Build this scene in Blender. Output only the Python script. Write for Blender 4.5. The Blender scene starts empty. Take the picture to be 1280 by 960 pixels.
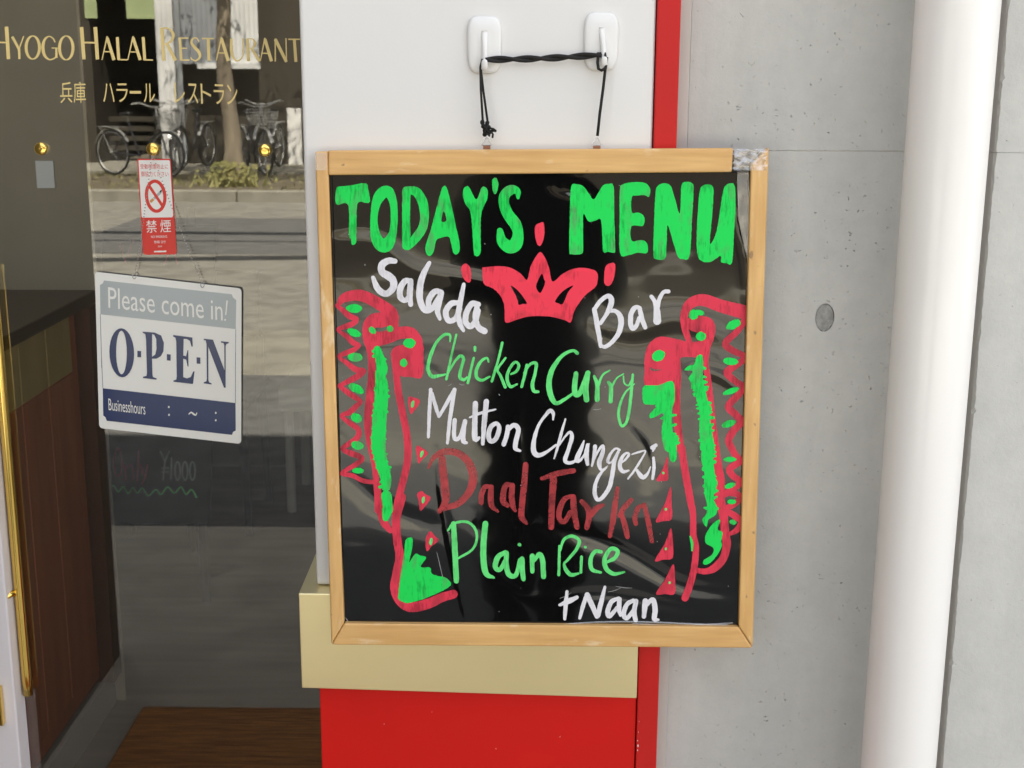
import bpy, math, random
import numpy as np
from mathutils import Vector, Matrix
from mathutils.geometry import tessellate_polygon
random.seed(7); rng = random.Random(11)
PI = math.pi
S = bpy.context.scene
COL = S.collection

# ------------------------------------------------------------ camera
F = 1657.0                                   # focal length in photo pixels (photo 1280 x 960)
PITCH = math.radians(13.2)
CAM = Vector((0, -1.5, 1.55))
RM = Matrix.Rotation(.006, 3, 'Z') @ Matrix.Rotation(PI/2 - PITCH, 3, 'X') @ Matrix.Rotation(.005, 3, 'Z')
cd = bpy.data.cameras.new('camera'); cam = bpy.data.objects.new('camera', cd); COL.objects.link(cam)
cd.sensor_width = 36; cd.lens = 36*F/1280; cd.clip_start = .005; cd.clip_end = 500
cam.matrix_world = Matrix.Translation(CAM) @ RM.to_4x4()
S.camera = cam
cd.dof.use_dof = True; cd.dof.focus_distance = 1.5; cd.dof.aperture_fstop = 20
# ------------------------------------------------------------ sky, sun, exposure
SUN_EL = 60.0; SUN_AZ = 14.0                 # the sun stands behind the shop (towards +Y), a little to the right
W = bpy.data.worlds.new('World'); S.world = W; W.use_nodes = True
nt = W.node_tree
sky = nt.nodes.new('ShaderNodeTexSky'); sky.sky_type = 'NISHITA'; sky.sun_disc = False
sky.sun_elevation = math.radians(SUN_EL); sky.sun_rotation = math.radians(SUN_AZ)
sky.air_density = 1.0; sky.dust_density = 2.0; sky.ozone_density = 1.0
bg = nt.nodes['Background']; bg.inputs[1].default_value = .09
hs = nt.nodes.new('ShaderNodeHueSaturation'); hs.inputs['Saturation'].default_value = .27   # thin white haze over the whole sky
nt.links.new(sky.outputs[0], hs.inputs['Color']); nt.links.new(hs.outputs[0], bg.inputs[0])
sl = bpy.data.lights.new('sun', 'SUN'); sl.energy = 5.0; sl.angle = math.radians(.5); sl.color = (1, .95, .86)
sun = bpy.data.objects.new('sun', sl); COL.objects.link(sun); sun.location = (3, 8, 14)
e, a = math.radians(SUN_EL), math.radians(SUN_AZ)
sun.rotation_euler = Vector((math.sin(a)*math.cos(e), math.cos(a)*math.cos(e), math.sin(e))).to_track_quat('Z', 'Y').to_euler()
S.view_settings.view_transform = 'Standard'; S.view_settings.look = 'None'
S.view_settings.exposure = 2.66; S.view_settings.gamma = 1
S.cycles.use_denoising = True

# ------------------------------------------------------------ projection helpers
def ray(px, py): return RM @ Vector(((px-640)/F, (480-py)/F, -1))
def onY(px, py, Y):
    d = ray(px, py); return CAM + d*((Y-CAM.y)/d.y)
def onZ(px, py, z):
    d = ray(px, py); return CAM + d*((z-CAM.z)/d.z)
def onP(px, py, P0, N):
    d = ray(px, py); return CAM + d*((P0-CAM).dot(N)/d.dot(N))
GY = .12                                      # glass plane
def mir(px, py, Y):                           # place across the street whose mirror image lies there in the glass
    p = onY(px, py, 2*GY-Y); return Vector((p.x, Y, p.z))

# ------------------------------------------------------------ materials
def lin(c): return tuple((x/255/12.92 if x/255 <= .04045 else ((x/255+.055)/1.055)**2.4) for x in c)
def mat(name, col, rough=.6, metal=0, spec=.5, var=.0, scale=40, bump=0, bscale=200, stretch=(1,1,1), col2=None, coat=0, lo=.35, hi=.65, detail=4):
    m = bpy.data.materials.new(name); m.use_nodes = True; n = m.node_tree; b = n.nodes['Principled BSDF']
    b.inputs['Roughness'].default_value = rough; b.inputs['Metallic'].default_value = metal
    b.inputs['Specular IOR Level'].default_value = spec; b.inputs['Coat Weight'].default_value = coat
    b.inputs['Coat Roughness'].default_value = .08
    b.inputs['Base Color'].default_value = (*col, 1)
    tc = n.nodes.new('ShaderNodeTexCoord'); mp = n.nodes.new('ShaderNodeMapping'); mp.inputs['Scale'].default_value = stretch
    n.links.new(tc.outputs['Object'], mp.inputs[0])
    if var or col2:
        t = n.nodes.new('ShaderNodeTexNoise'); t.inputs['Scale'].default_value = scale; t.inputs['Detail'].default_value = detail
        n.links.new(mp.outputs[0], t.inputs[0])
        r = n.nodes.new('ShaderNodeMapRange'); r.inputs[1].default_value = lo; r.inputs[2].default_value = hi
        n.links.new(t.outputs[0], r.inputs[0])
        mx = n.nodes.new('ShaderNodeMix'); mx.data_type = 'RGBA'
        c2 = col2 or tuple(max(0, x*(1-var)) for x in col)
        mx.inputs[6].default_value = (*col, 1); mx.inputs[7].default_value = (*c2, 1)
        n.links.new(r.outputs[0], mx.inputs[0]); n.links.new(mx.outputs[2], b.inputs['Base Color'])
    if bump:
        t = n.nodes.new('ShaderNodeTexNoise'); t.inputs['Scale'].default_value = bscale; t.inputs['Detail'].default_value = 5
        n.links.new(mp.outputs[0], t.inputs[0])
        bp = n.nodes.new('ShaderNodeBump'); bp.inputs['Distance'].default_value = bump; bp.inputs['Strength'].default_value = 1
        n.links.new(t.outputs[0], bp.inputs['Height']); n.links.new(bp.outputs[0], b.inputs['Normal'])
    return m

M = {}
M['white'] = mat('white_panel_paint', (.80,.785,.76), .35, var=.035, scale=3, bump=.00008, bscale=300)
M['plastic'] = mat('white_hook_plastic', (.83,.82,.80), .3, coat=.2)
M['pipe'] = mat('white_downpipe_pvc', (.91,.88,.84), .28, var=.10, scale=16, stretch=(1,1,.22), lo=.55, hi=.85, coat=.25)
M['red'] = mat('red_paint', (.70,.006,.003), .5, spec=.3, var=.06, scale=8, bump=.00006, bscale=250)
M['trim_red'] = mat('red_trim_paint', (.58,.012,.010), .45, spec=.3, var=.05, scale=12)
M['cord'] = mat('black_cord', (.012,.011,.01), .8, bump=.0006, bscale=900)
M['steel'] = mat('nickel_steel', (.6,.58,.54), .25, metal=1)
M['rust'] = mat('rusty_clip', (.30,.13,.07), .6)
M['black'] = mat('black_satin', (.012,.012,.013), .35)
M['dark'] = mat('dark_cloth', (.014,.014,.017), .85, spec=.2)
M['skin'] = mat('skin', (.45,.27,.18), .5)
M['hair'] = mat('hair', (.01,.008,.007), .7)
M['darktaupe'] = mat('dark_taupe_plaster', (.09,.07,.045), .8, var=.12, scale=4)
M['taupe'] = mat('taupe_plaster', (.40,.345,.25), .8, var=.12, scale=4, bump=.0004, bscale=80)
M['paper'] = mat('white_paper', (.9,.89,.86), .7)
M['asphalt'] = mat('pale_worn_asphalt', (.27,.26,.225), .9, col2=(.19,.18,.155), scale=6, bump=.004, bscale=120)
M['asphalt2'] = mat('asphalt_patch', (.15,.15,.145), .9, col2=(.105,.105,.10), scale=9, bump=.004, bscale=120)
M['paving'] = mat('paving_stone', (.46,.42,.35), .8, var=.18, scale=7, bump=.001, bscale=120)
M['kerb'] = mat('kerb_concrete', (.31,.295,.24), .85, var=.3, scale=4, bump=.002, bscale=60)
M['grass'] = mat('grass_blade', (.34,.31,.12), .7, col2=(.15,.16,.04), scale=3)
M['leaf'] = mat('leaf', (.075,.12,.025), .6, col2=(.04,.07,.015), scale=2)
M['soil'] = mat('soil', (.16,.135,.09), .95, var=.4, scale=5, bump=.01, bscale=30)
M['bark'] = mat('bark', (.30,.25,.18), .9, var=.4, scale=9, stretch=(1,1,.25), bump=.01, bscale=40)
M['sheet'] = mat('white_corrugated_sheet', (.82,.83,.82), .5, var=.2, scale=3)
M['sheetg'] = mat('grey_corrugated_sheet', (.33,.35,.37), .5, var=.25, scale=3)
M['brownwall'] = mat('brown_wall', (.06,.05,.035), .85, var=.3, scale=2)
M['darkroom'] = mat('dark_garage_lining', (.03,.024,.017), .9, var=.5, scale=1.5)
M['greenglass'] = mat('pale_green_window_film', (.42,.50,.26), .4, var=.2, scale=6)
M['chrome'] = mat('chrome', (.62,.62,.6), .35, metal=.5)
M['tyre'] = mat('tyre_rubber', (.02,.02,.02), .7)
M['bikeframe'] = mat('bicycle_paint', (.06,.06,.07), .3, metal=.4)
M['planks'] = mat('brown_counter_boards', (.80,.26,.13), .5, var=.18, scale=5, stretch=(4,4,.6))
M['lit_boards'] = mat('lit_counter_boards', (.86,.66,.27), .5, var=.12, scale=4, stretch=(4,4,.6))  # light on the upper counter front, put into a paler board colour
M['mahog'] = mat('dark_mahogany', (.12,.03,.018), .5, var=.2, scale=6)
M['ctop'] = mat('dark_counter_top', (.07,.045,.03), .35)
M['skirting'] = mat('grey_skirting', (.5,.47,.44), .6)
M['floorin'] = mat('brown_wood_floor', (.20,.13,.085), .5, var=.3, scale=3, stretch=(.5,6,1))
M['wallin'] = mat('beige_room_wall', (.30,.27,.22), .8)
M['ceilin'] = mat('room_ceiling', (.4,.38,.34), .9)
M['mat'] = mat('brown_coir_mat', (.55,.24,.07), .95, col2=(.30,.13,.05), scale=30, stretch=(.4,4,1), bump=.003, bscale=400)
M['stool'] = mat('beige_wood', (.8,.74,.62), .6)
M['chairw'] = mat('black_chair_wood', (.02,.017,.015), .5)
M['bowl'] = mat('dark_ceramic', (.03,.025,.02), .3)
M['rubber'] = mat('grey_plug_mortar', (.37,.37,.345), .9, var=.3, scale=160, bump=.0012, bscale=350)
M['sealant'] = mat('warm_grey_sealant', (.58,.56,.51), .7, var=.1, scale=14, stretch=(1,1,.2), bump=.0003, bscale=90)
M['goldletter'] = mat('gold_vinyl_letter', (.86,.66,.26), .45, var=.12, scale=30)
M['gold'] = mat('polished_brass', (.85,.60,.16), .14, metal=1)
M['navy'] = mat('navy_print', (.006,.022,.10), .3, coat=.3)
M['greyprint'] = mat('grey_print', (.36,.40,.41), .3, coat=.4)
M['signwhite'] = mat('white_sign_plastic', (.80,.79,.74), .3)
M['redprint'] = mat('red_print', (.66,.03,.02), .35)
M['stickwhite'] = mat('white_print', (.82,.80,.76), .35)
M['orange'] = mat('orange_print', (.6,.28,.08), .4)
M['stile'] = mat('white_door_stile', (.72,.68,.69), .35)
M['green'] = mat('green_marker_paint', (.012,.72,.10), .45, spec=.2, col2=(.10,.38,.12), scale=75, stretch=(1,1,.45), lo=.55, hi=.75, detail=8)
M['palegreen'] = mat('pale_green_marker_paint', (.15,.80,.22), .45, spec=.2, col2=(.09,.62,.15), scale=60, lo=.45, hi=.75, detail=8)
M['pinkred'] = mat('red_marker_paint', (.76,.045,.085), .45, spec=.2, col2=(.40,.03,.05), scale=60, stretch=(1,1,.35), lo=.48, hi=.75, detail=8)
M['brightred'] = mat('crown_red_marker_paint', (.90,.05,.09), .45, spec=.2, col2=(.6,.04,.06), scale=55, lo=.55, hi=.8, detail=8)
M['wmark'] = mat('white_marker_paint', (.82,.80,.83), .45, spec=.2, var=.08, scale=60)
M['limegreen'] = mat('dim_green_chalk', (.25,.95,.32), .6)
M['pinkchalk'] = mat('dim_pink_chalk', (.85,.14,.26), .6)
M['greychalk'] = mat('dim_grey_chalk', (.5,.6,.52), .6)

def nodes(m): return m.node_tree.nodes, m.node_tree.links
def concrete(name, c1, c2, seed=0):
    m = mat(name, c1, .85); n, l = nodes(m); b = n['Principled BSDF']
    tc = [x for x in n if x.type == 'TEX_COORD'][0]
    def noise(scale, detail=5, rough=.55, st=(1,1,1)):
        mp = n.new('ShaderNodeMapping'); mp.inputs['Scale'].default_value = st; mp.inputs['Location'].default_value = (seed, seed*2, 0)
        l.new(tc.outputs['Object'], mp.inputs[0])
        t = n.new('ShaderNodeTexNoise'); t.inputs['Scale'].default_value = scale; t.inputs['Detail'].default_value = detail
        t.inputs['Roughness'].default_value = rough; l.new(mp.outputs[0], t.inputs[0]); return t
    def rng_(t, a, b_, c=0, d=1):
        r = n.new('ShaderNodeMapRange'); r.inputs[1].default_value = a; r.inputs[2].default_value = b_; r.inputs[3].default_value = c; r.inputs[4].default_value = d
        l.new(t.outputs[0], r.inputs[0]); return r
    def mix(fac, A, B):
        x = n.new('ShaderNodeMix'); x.data_type = 'RGBA'; l.new(fac.outputs[0], x.inputs[0])
        if isinstance(A, tuple): x.inputs[6].default_value = (*A, 1)
        else: l.new(A.outputs[2], x.inputs[6])
        x.inputs[7].default_value = (*B, 1); return x
    x = mix(rng_(noise(2.2, 3), .35, .65), c1, c2)
    x = mix(rng_(noise(28, 6, .7), .35, .8, 0, .35), x, tuple(v*.72 for v in c2))
    sp = rng_(noise(170, 3, .6), .66, .74, 0, .75)                     # small dark air holes
    cl = rng_(noise(9, 4), .40, .62)
    mu = n.new('ShaderNodeMath'); mu.operation = 'MULTIPLY'; l.new(sp.outputs[0], mu.inputs[0]); l.new(cl.outputs[0], mu.inputs[1])
    x = mix(mu, x, tuple(v*.5 for v in c2))
    x = mix(rng_(noise(6, 4, .6, (3,1,.4)), .5, .8, 0, .3), x, tuple(v*1.12 for v in c1))
    l.new(x.outputs[2], b.inputs['Base Color'])
    bp = n.new('ShaderNodeBump'); bp.inputs['Distance'].default_value = .0009
    l.new(noise(120, 6, .7).outputs[0], bp.inputs['Height'])
    b2 = n.new('ShaderNodeBump'); b2.invert = True; b2.inputs['Distance'].default_value = .0015
    l.new(mu.outputs[0], b2.inputs['Height']); l.new(bp.outputs[0], b2.inputs['Normal']); l.new(b2.outputs[0], b.inputs['Normal'])
    return m
M['conc'] = concrete('cast_concrete', (.585,.57,.53), (.51,.505,.475))
M['conc2'] = concrete('cast_concrete_right', (.59,.58,.54), (.53,.525,.495), 5)

def brushed():
    m = mat('brushed_brass', (1.0,.87,.50), .33, metal=.93, var=.05, scale=3, stretch=(.6,1,2)); n, l = nodes(m); b = n['Principled BSDF']
    tc = [x for x in n if x.type == 'TEX_COORD'][0]
    mp = n.new('ShaderNodeMapping'); mp.inputs['Scale'].default_value = (6,6,1400); l.new(tc.outputs['Object'], mp.inputs[0])
    t = n.new('ShaderNodeTexNoise'); t.inputs['Scale'].default_value = 3; l.new(mp.outputs[0], t.inputs[0])
    bp = n.new('ShaderNodeBump'); bp.inputs['Distance'].default_value = .00003; l.new(t.outputs[0], bp.inputs['Height']); l.new(bp.outputs[0], b.inputs['Normal'])
    return m
M['brass'] = brushed()

def wood(name, horiz):
    m = mat(name, (.60,.37,.15), .42, coat=.12); n, l = nodes(m); b = n['Principled BSDF']
    tc = [x for x in n if x.type == 'TEX_COORD'][0]
    def noise(scale, st, detail=5):
        mp = n.new('ShaderNodeMapping'); mp.inputs['Scale'].default_value = st; l.new(tc.outputs['Object'], mp.inputs[0])
        t = n.new('ShaderNodeTexNoise'); t.inputs['Scale'].default_value = scale; t.inputs['Detail'].default_value = detail; l.new(mp.outputs[0], t.inputs[0]); return t
    st = (.06,1,1) if horiz else (1,1,.06)
    def mix(t, a_, b_, A, B, top=1):
        r = n.new('ShaderNodeMapRange'); r.inputs[1].default_value = a_; r.inputs[2].default_value = b_; r.inputs[4].default_value = top; l.new(t.outputs[0], r.inputs[0])
        x = n.new('ShaderNodeMix'); x.data_type = 'RGBA'; l.new(r.outputs[0], x.inputs[0])
        if isinstance(A, tuple): x.inputs[6].default_value = (*A, 1)
        else: l.new(A.outputs[2], x.inputs[6])
        x.inputs[7].default_value = (*B, 1); return x
    x = mix(noise(160, st), .3, .7, (.80,.495,.19), (.63,.355,.12))
    x = mix(noise(14, (1,1,1), 3), .4, .75, x, (.62,.33,.10), .5)
    x = mix(noise(75, (.3,1,1) if horiz else (1,1,.3), 8), .61, .70, x, (.86,.68,.43), .6)       # scuffed pale wear
    x = mix(noise(60, (1,1,1), 6), .70, .74, x, (.22,.13,.07), .7)                                   # dirt specks
    l.new(x.outputs[2], b.inputs['Base Color'])
    bp = n.new('ShaderNodeBump'); bp.inputs['Distance'].default_value = .0004; l.new(noise(160, st).outputs[0], bp.inputs['Height']); l.new(bp.outputs[0], b.inputs['Normal'])
    return m
M['woodh'] = wood('varnished_wood_rail', True); M['woodv'] = wood('varnished_wood_stile', False)

M['greywood'] = mat('grey_worn_wood', (.42,.39,.36), .6, col2=(.13,.115,.10), scale=120, bump=.0005, bscale=150)
def film():
    m = mat('black_board_under_film', (.004,.004,.004), .05, spec=.5, coat=.45); n, l = nodes(m); b = n['Principled BSDF']
    tc = [x for x in n if x.type == 'TEX_COORD'][0]
    def noise(scale, st, detail=2):
        mp = n.new('ShaderNodeMapping'); mp.inputs['Scale'].default_value = st; l.new(tc.outputs['Object'], mp.inputs[0])
        t = n.new('ShaderNodeTexNoise'); t.inputs['Scale'].default_value = scale; t.inputs['Detail'].default_value = detail; l.new(mp.outputs[0], t.inputs[0]); return t
    bp = n.new('ShaderNodeBump'); bp.inputs['Distance'].default_value = .0026; l.new(noise(4, (1,1,.8), 0).outputs[0], bp.inputs['Height'])
    b2 = n.new('ShaderNodeBump'); b2.inputs['Distance'].default_value = .0009; l.new(noise(11, (1,1,1.5), 1).outputs[0], b2.inputs['Height'])
    l.new(bp.outputs[0], b2.inputs['Normal']); l.new(b2.outputs[0], b.inputs['Normal'])
    r = n.new('ShaderNodeMapRange'); r.inputs[1].default_value = .5; r.inputs[2].default_value = .8; r.inputs[3].default_value = .03; r.inputs[4].default_value = .13
    l.new(noise(14, (1,1,1), 5).outputs[0], r.inputs[0]); l.new(r.outputs[0], b.inputs['Roughness'])
    return m
M['film'] = film()
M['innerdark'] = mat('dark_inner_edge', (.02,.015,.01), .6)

def glassy(name, k):
    m = bpy.data.materials.new(name); m.use_nodes = True; n, l = nodes(m); n.remove(n['Principled BSDF'])
    t = n.new('ShaderNodeBsdfTransparent'); t.inputs[0].default_value = (.93,.95,.93,1)
    g = n.new('ShaderNodeBsdfGlossy'); g.inputs['Roughness'].default_value = .004; g.inputs[0].default_value = (1,.97,.91,1)
    f = n.new('ShaderNodeFresnel'); f.inputs[0].default_value = 1.52
    mu = n.new('ShaderNodeMath'); mu.operation = 'MULTIPLY'; mu.inputs[1].default_value = k; mu.use_clamp = True
    mx = n.new('ShaderNodeMixShader'); l.new(f.outputs[0], mu.inputs[0]); l.new(mu.outputs[0], mx.inputs[0])
    l.new(t.outputs[0], mx.inputs[1]); l.new(g.outputs[0], mx.inputs[2]); l.new(mx.outputs[0], n['Material Output'].inputs[0])
    return m
M['glass'] = glassy('clear_door_glass', 2.9)
def clear(name, c=(1,1,1), gl=0, rough=.2, dens=1.0, gcol=(1,1,1)):
    m = bpy.data.materials.new(name); m.use_nodes = True; n, l = nodes(m); n.remove(n['Principled BSDF'])
    t = n.new('ShaderNodeBsdfTransparent'); t.inputs[0].default_value = (*c, 1)
    if not gl: l.new(t.outputs[0], n['Material Output'].inputs[0]); return m
    g = n.new('ShaderNodeBsdfGlossy'); g.inputs['Roughness'].default_value = rough; g.inputs[0].default_value = (*gcol, 1)
    mx = n.new('ShaderNodeMixShader'); mx.inputs[0].default_value = gl
    l.new(t.outputs[0], mx.inputs[1]); l.new(g.outputs[0], mx.inputs[2]); l.new(mx.outputs[0], n['Material Output'].inputs[0]); return m
M['clear'] = clear('glass_rear_side')
M['tape'] = clear('clear_tape', (.95,.94,.97), .24, .26)
def thin(name, col, op):
    m = mat(name, col, .5, col2=tuple(x*.6 for x in col), scale=50, lo=.4, hi=.75, detail=8); n, l = nodes(m)
    t = n.new('ShaderNodeBsdfTransparent'); mx = n.new('ShaderNodeMixShader')
    tc = [x for x in n if x.type == 'TEX_COORD'][0]
    ns = n.new('ShaderNodeTexNoise'); ns.inputs['Scale'].default_value = 90; ns.inputs['Detail'].default_value = 6; l.new(tc.outputs['Object'], ns.inputs[0])
    r = n.new('ShaderNodeMapRange'); r.inputs[1].default_value = .3; r.inputs[2].default_value = .7; r.inputs[3].default_value = op-.15; r.inputs[4].default_value = op+.12
    l.new(ns.outputs[0], r.inputs[0]); l.new(r.outputs[0], mx.inputs[0])
    l.new(t.outputs[0], mx.inputs[1]); l.new(n['Principled BSDF'].outputs[0], mx.inputs[2]); l.new(mx.outputs[0], n['Material Output'].inputs[0]); return m
M['thinred'] = thin('thin_red_marker_paint', (.68,.06,.07), .6)

def streaky(m, amt):
    n, l = nodes(m); t = n.new('ShaderNodeBsdfTransparent'); mx = n.new('ShaderNodeMixShader'); tc = [x for x in n if x.type == 'TEX_COORD'][0]
    mp = n.new('ShaderNodeMapping'); mp.inputs['Scale'].default_value = (1,1,.16); mp.inputs['Rotation'].default_value = (0,.12,0); l.new(tc.outputs['Object'], mp.inputs[0])
    a_ = n.new('ShaderNodeTexNoise'); a_.inputs['Scale'].default_value = 420; a_.inputs['Detail'].default_value = 3; l.new(mp.outputs[0], a_.inputs[0])
    b_ = n.new('ShaderNodeTexNoise'); b_.inputs['Scale'].default_value = 38; b_.inputs['Detail'].default_value = 3; l.new(tc.outputs['Object'], b_.inputs[0])
    ad = n.new('ShaderNodeMath'); ad.operation = 'ADD'; l.new(a_.outputs[0], ad.inputs[0]); l.new(b_.outputs[0], ad.inputs[1])
    r = n.new('ShaderNodeMapRange'); r.inputs[1].default_value = 1.04; r.inputs[2].default_value = 1.26; r.inputs[3].default_value = 1; r.inputs[4].default_value = 1-amt
    l.new(ad.outputs[0], r.inputs[0]); l.new(r.outputs[0], mx.inputs[0]); l.new(t.outputs[0], mx.inputs[1]); l.new(n['Principled BSDF'].outputs[0], mx.inputs[2]); l.new(mx.outputs[0], n['Material Output'].inputs[0])
for k_, a_ in (('green',.36),('palegreen',.28),('pinkred',.36),('brightred',.3),('wmark',.16)): streaky(M[k_], a_)

# ------------------------------------------------------------ object helpers
BASE = {}
def tag(o, label=None, cat=None, group=None, kind=None):
    if label: o['label'] = label
    if cat: o['category'] = cat
    if group: o['group'] = group
    if kind: o['kind'] = kind
    return o
def thing(name, loc, label, cat, group=None, rotz=0):
    o = bpy.data.objects.new(name, None); COL.objects.link(o); o.location = loc; o.rotation_euler = (0,0,rotz); o.empty_display_size = .05
    BASE[o] = Vector(loc); return tag(o, label, cat, group)
def mk(name, V, Fs, m, parent=None, local=False, smooth=False, bevel=0, seg=2, mats=None):
    off = Vector((0,0,0))
    if parent is not None and not local: off = BASE[parent]
    me = bpy.data.meshes.new(name); me.from_pydata([tuple(Vector(v)-off) for v in V], [], Fs)
    me.materials.append(M[m] if isinstance(m, str) else m)
    if mats:
        for x in mats[0]: me.materials.append(M[x])
        for i, k in mats[1].items(): me.polygons[i].material_index = k
    if smooth: me.polygons.foreach_set('use_smooth', [True]*len(me.polygons))
    me.validate(); me.update()
    o = bpy.data.objects.new(name, me); COL.objects.link(o)
    if parent is not None:
        o.parent = parent
        BASE[o] = off if not local else Vector((0,0,0))
    else: BASE[o] = Vector((0,0,0))
    if bevel:
        b = o.modifiers.new('bevel', 'BEVEL'); b.width = bevel; b.segments = seg; b.limit_method = 'ANGLE'
    return o
class MB:
    def __init__(s): s.v = []; s.f = []
    def add(s, V, Fs):
        k = len(s.v); s.v += [Vector(x) for x in V]; s.f += [tuple(i+k for i in f) for f in Fs]; return s
    def box(s, x0, x1, y0, y1, z0, z1):
        return s.add([(x0,y0,z0),(x1,y0,z0),(x1,y1,z0),(x0,y1,z0),(x0,y0,z1),(x1,y0,z1),(x1,y1,z1),(x0,y1,z1)],
                     [(0,1,5,4),(1,2,6,5),(2,3,7,6),(3,0,4,7),(4,5,6,7),(3,2,1,0)])
    def hexa(s, A, B):                        # two quads A (front), B (back), same winding
        return s.add(list(A)+list(B), [(0,1,2,3),(7,6,5,4),(1,0,4,5),(2,1,5,6),(3,2,6,7),(0,3,7,4)])
    def tube(s, P, r, n=8, cap=True, closed=False):
        P = [Vector(p) for p in P]; N = len(P); R = r if isinstance(r, (list, tuple)) else [r]*N
        k = len(s.v); up = None
        for i, p in enumerate(P):
            if closed: t = P[(i+1) % N]-P[i-1]
            else: t = P[min(i+1, N-1)]-P[max(i-1, 0)]
            t = t.normalized() if t.length > 1e-9 else Vector((0,0,1))
            if up is None: up = t.orthogonal().normalized()
            up = (up - t*up.dot(t)); up = up.normalized() if up.length > 1e-6 else t.orthogonal().normalized()
            w = t.cross(up)
            for j in range(n):
                a_ = 2*PI*j/n; s.v.append(p+(up*math.cos(a_)+w*math.sin(a_))*R[i])
        for i in range(N if closed else N-1):
            i2 = (i+1) % N
            for j in range(n): s.f.append((k+i*n+j, k+i*n+(j+1) % n, k+i2*n+(j+1) % n, k+i2*n+j))
        if cap and not closed:
            s.f.append(tuple(k+j for j in reversed(range(n)))); s.f.append(tuple(k+(N-1)*n+j for j in range(n)))
        return s
    def ball(s, c, r, n=6, sc=(1,1,1)):
        c = Vector(c); k = len(s.v)
        for i in range(1, n):
            for j in range(2*n):
                t = PI*i/n; p = PI*j/n
                s.v.append(c+Vector((r*sc[0]*math.sin(t)*math.cos(p), r*sc[1]*math.sin(t)*math.sin(p), r*sc[2]*math.cos(t))))
        m_ = 2*n
        for i in range(n-2):
            for j in range(m_): s.f.append((k+i*m_+j, k+(i+1)*m_+j, k+(i+1)*m_+(j+1) % m_, k+i*m_+(j+1) % m_))
        s.f.append(tuple(k+j for j in range(m_))); s.f.append(tuple(k+(n-2)*m_+j for j in reversed(range(m_))))
        return s
    def go(s, name, m, parent=None, **kw): return mk(name, s.v, s.f, m, parent, **kw)

# strokes and flat shapes drawn on a plane: Q(x, y, h) turns a pixel and a height above the plane into a point
def cmr(P, step=1.6):
    P = [np.array(p, float) for p in P]
    if len(P) == 2:
        n = max(2, int(np.hypot(*(P[1]-P[0])[:2])/step)); return [P[0]+(P[1]-P[0])*i/n for i in range(n+1)]
    closed = np.allclose(P[0][:2], P[-1][:2]); out = []; N = len(P)
    for i in range(N-1):
        p1, p2 = P[i], P[i+1]
        p0 = P[i-1] if i > 0 else (P[-2] if closed else 2*p1-p2)
        p3 = P[i+2] if i+2 < N else (P[1] if closed else 2*p2-p1)
        n = max(2, int(np.hypot(*(p2-p1)[:2])/step))
        for k in range(n):
            t = k/n
            out.append(.5*((2*p1)+(-p0+p2)*t+(2*p0-5*p1+4*p2-p3)*t*t+(-p0+3*p1-3*p2+p3)*t**3))
    out.append(P[-1]); return out
KH = [0]
def stroke(mb, Q, P, h=.0002, jit=.25, cap=True, step=1.6, base=0.0):
    C = cmr(P, step); KH[0] = (KH[0]+1) % 12; h0 = h+KH[0]*.00001
    L, R = [], []; N = len(C); hs = []; j1 = j2 = 0
    for i, c in enumerate(C):
        t = (C[min(i+1, N-1)]-C[max(i-1, 0)])[:2]; n_ = np.hypot(*t); t = t/n_ if n_ > 1e-6 else np.array((1., 0.))
        nn = np.array((-t[1], t[0])); w = max(.25, c[2]/2)
        j1 = j1*.6+rng.uniform(-jit, jit)*.6; j2 = j2*.6+rng.uniform(-jit, jit)*.6
        L.append(c[:2]+nn*(w+j1)); R.append(c[:2]-nn*(w+j2)); hs.append(h0+i*.0000006)
    loop = []
    def arc(c, frm, sgn, hh):
        out = []; v = frm-c[:2]
        for k in range(1, 5):
            a_ = sgn*PI*k/5; ca, sa = math.cos(a_), math.sin(a_)
            out.append((c[:2]+np.array((v[0]*ca-v[1]*sa, v[0]*sa+v[1]*ca))*(1 if True else 1), hh))
        return out
    endarc = arc(C[-1], L[-1], -1, hs[-1]) if cap else []
    startarc = arc(C[0], R[0], -1, hs[0]) if cap else []
    k = len(mb.v)
    for i in range(N): mb.v.append(Q(L[i][0], L[i][1], hs[i])); mb.v.append(Q(R[i][0], R[i][1], hs[i]))
    for i in range(N-1): mb.f.append((k+2*i, k+2*i+1, k+2*i+3, k+2*i+2))
    ring = [k+2*i for i in range(N)]
    def addarc(arc_): 
        ids = []
        for p, hh in arc_: ids.append(len(mb.v)); mb.v.append(Q(p[0], p[1], hh))
        return ids
    ea = addarc(endarc); sa_ = addarc(startarc)
    if cap:
        mb.f.append(tuple([k+2*(N-1)]+[k+2*(N-1)+1][:0]+ea+[k+2*(N-1)+1]))
        mb.f.append(tuple([k+1]+sa_+[k]))
    ring = ring+ea+[k+2*i+1 for i in reversed(range(N))]+sa_
    b0 = len(mb.v); pts = [L[i] for i in range(N)]+[p for p, _ in endarc]+[R[i] for i in reversed(range(N))]+[p for p, _ in startarc]
    for p in pts: mb.v.append(Q(p[0], p[1], base))
    n_ = len(ring)
    for i in range(n_): mb.f.append((ring[i], b0+i, b0+(i+1) % n_, ring[(i+1) % n_]))
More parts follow.
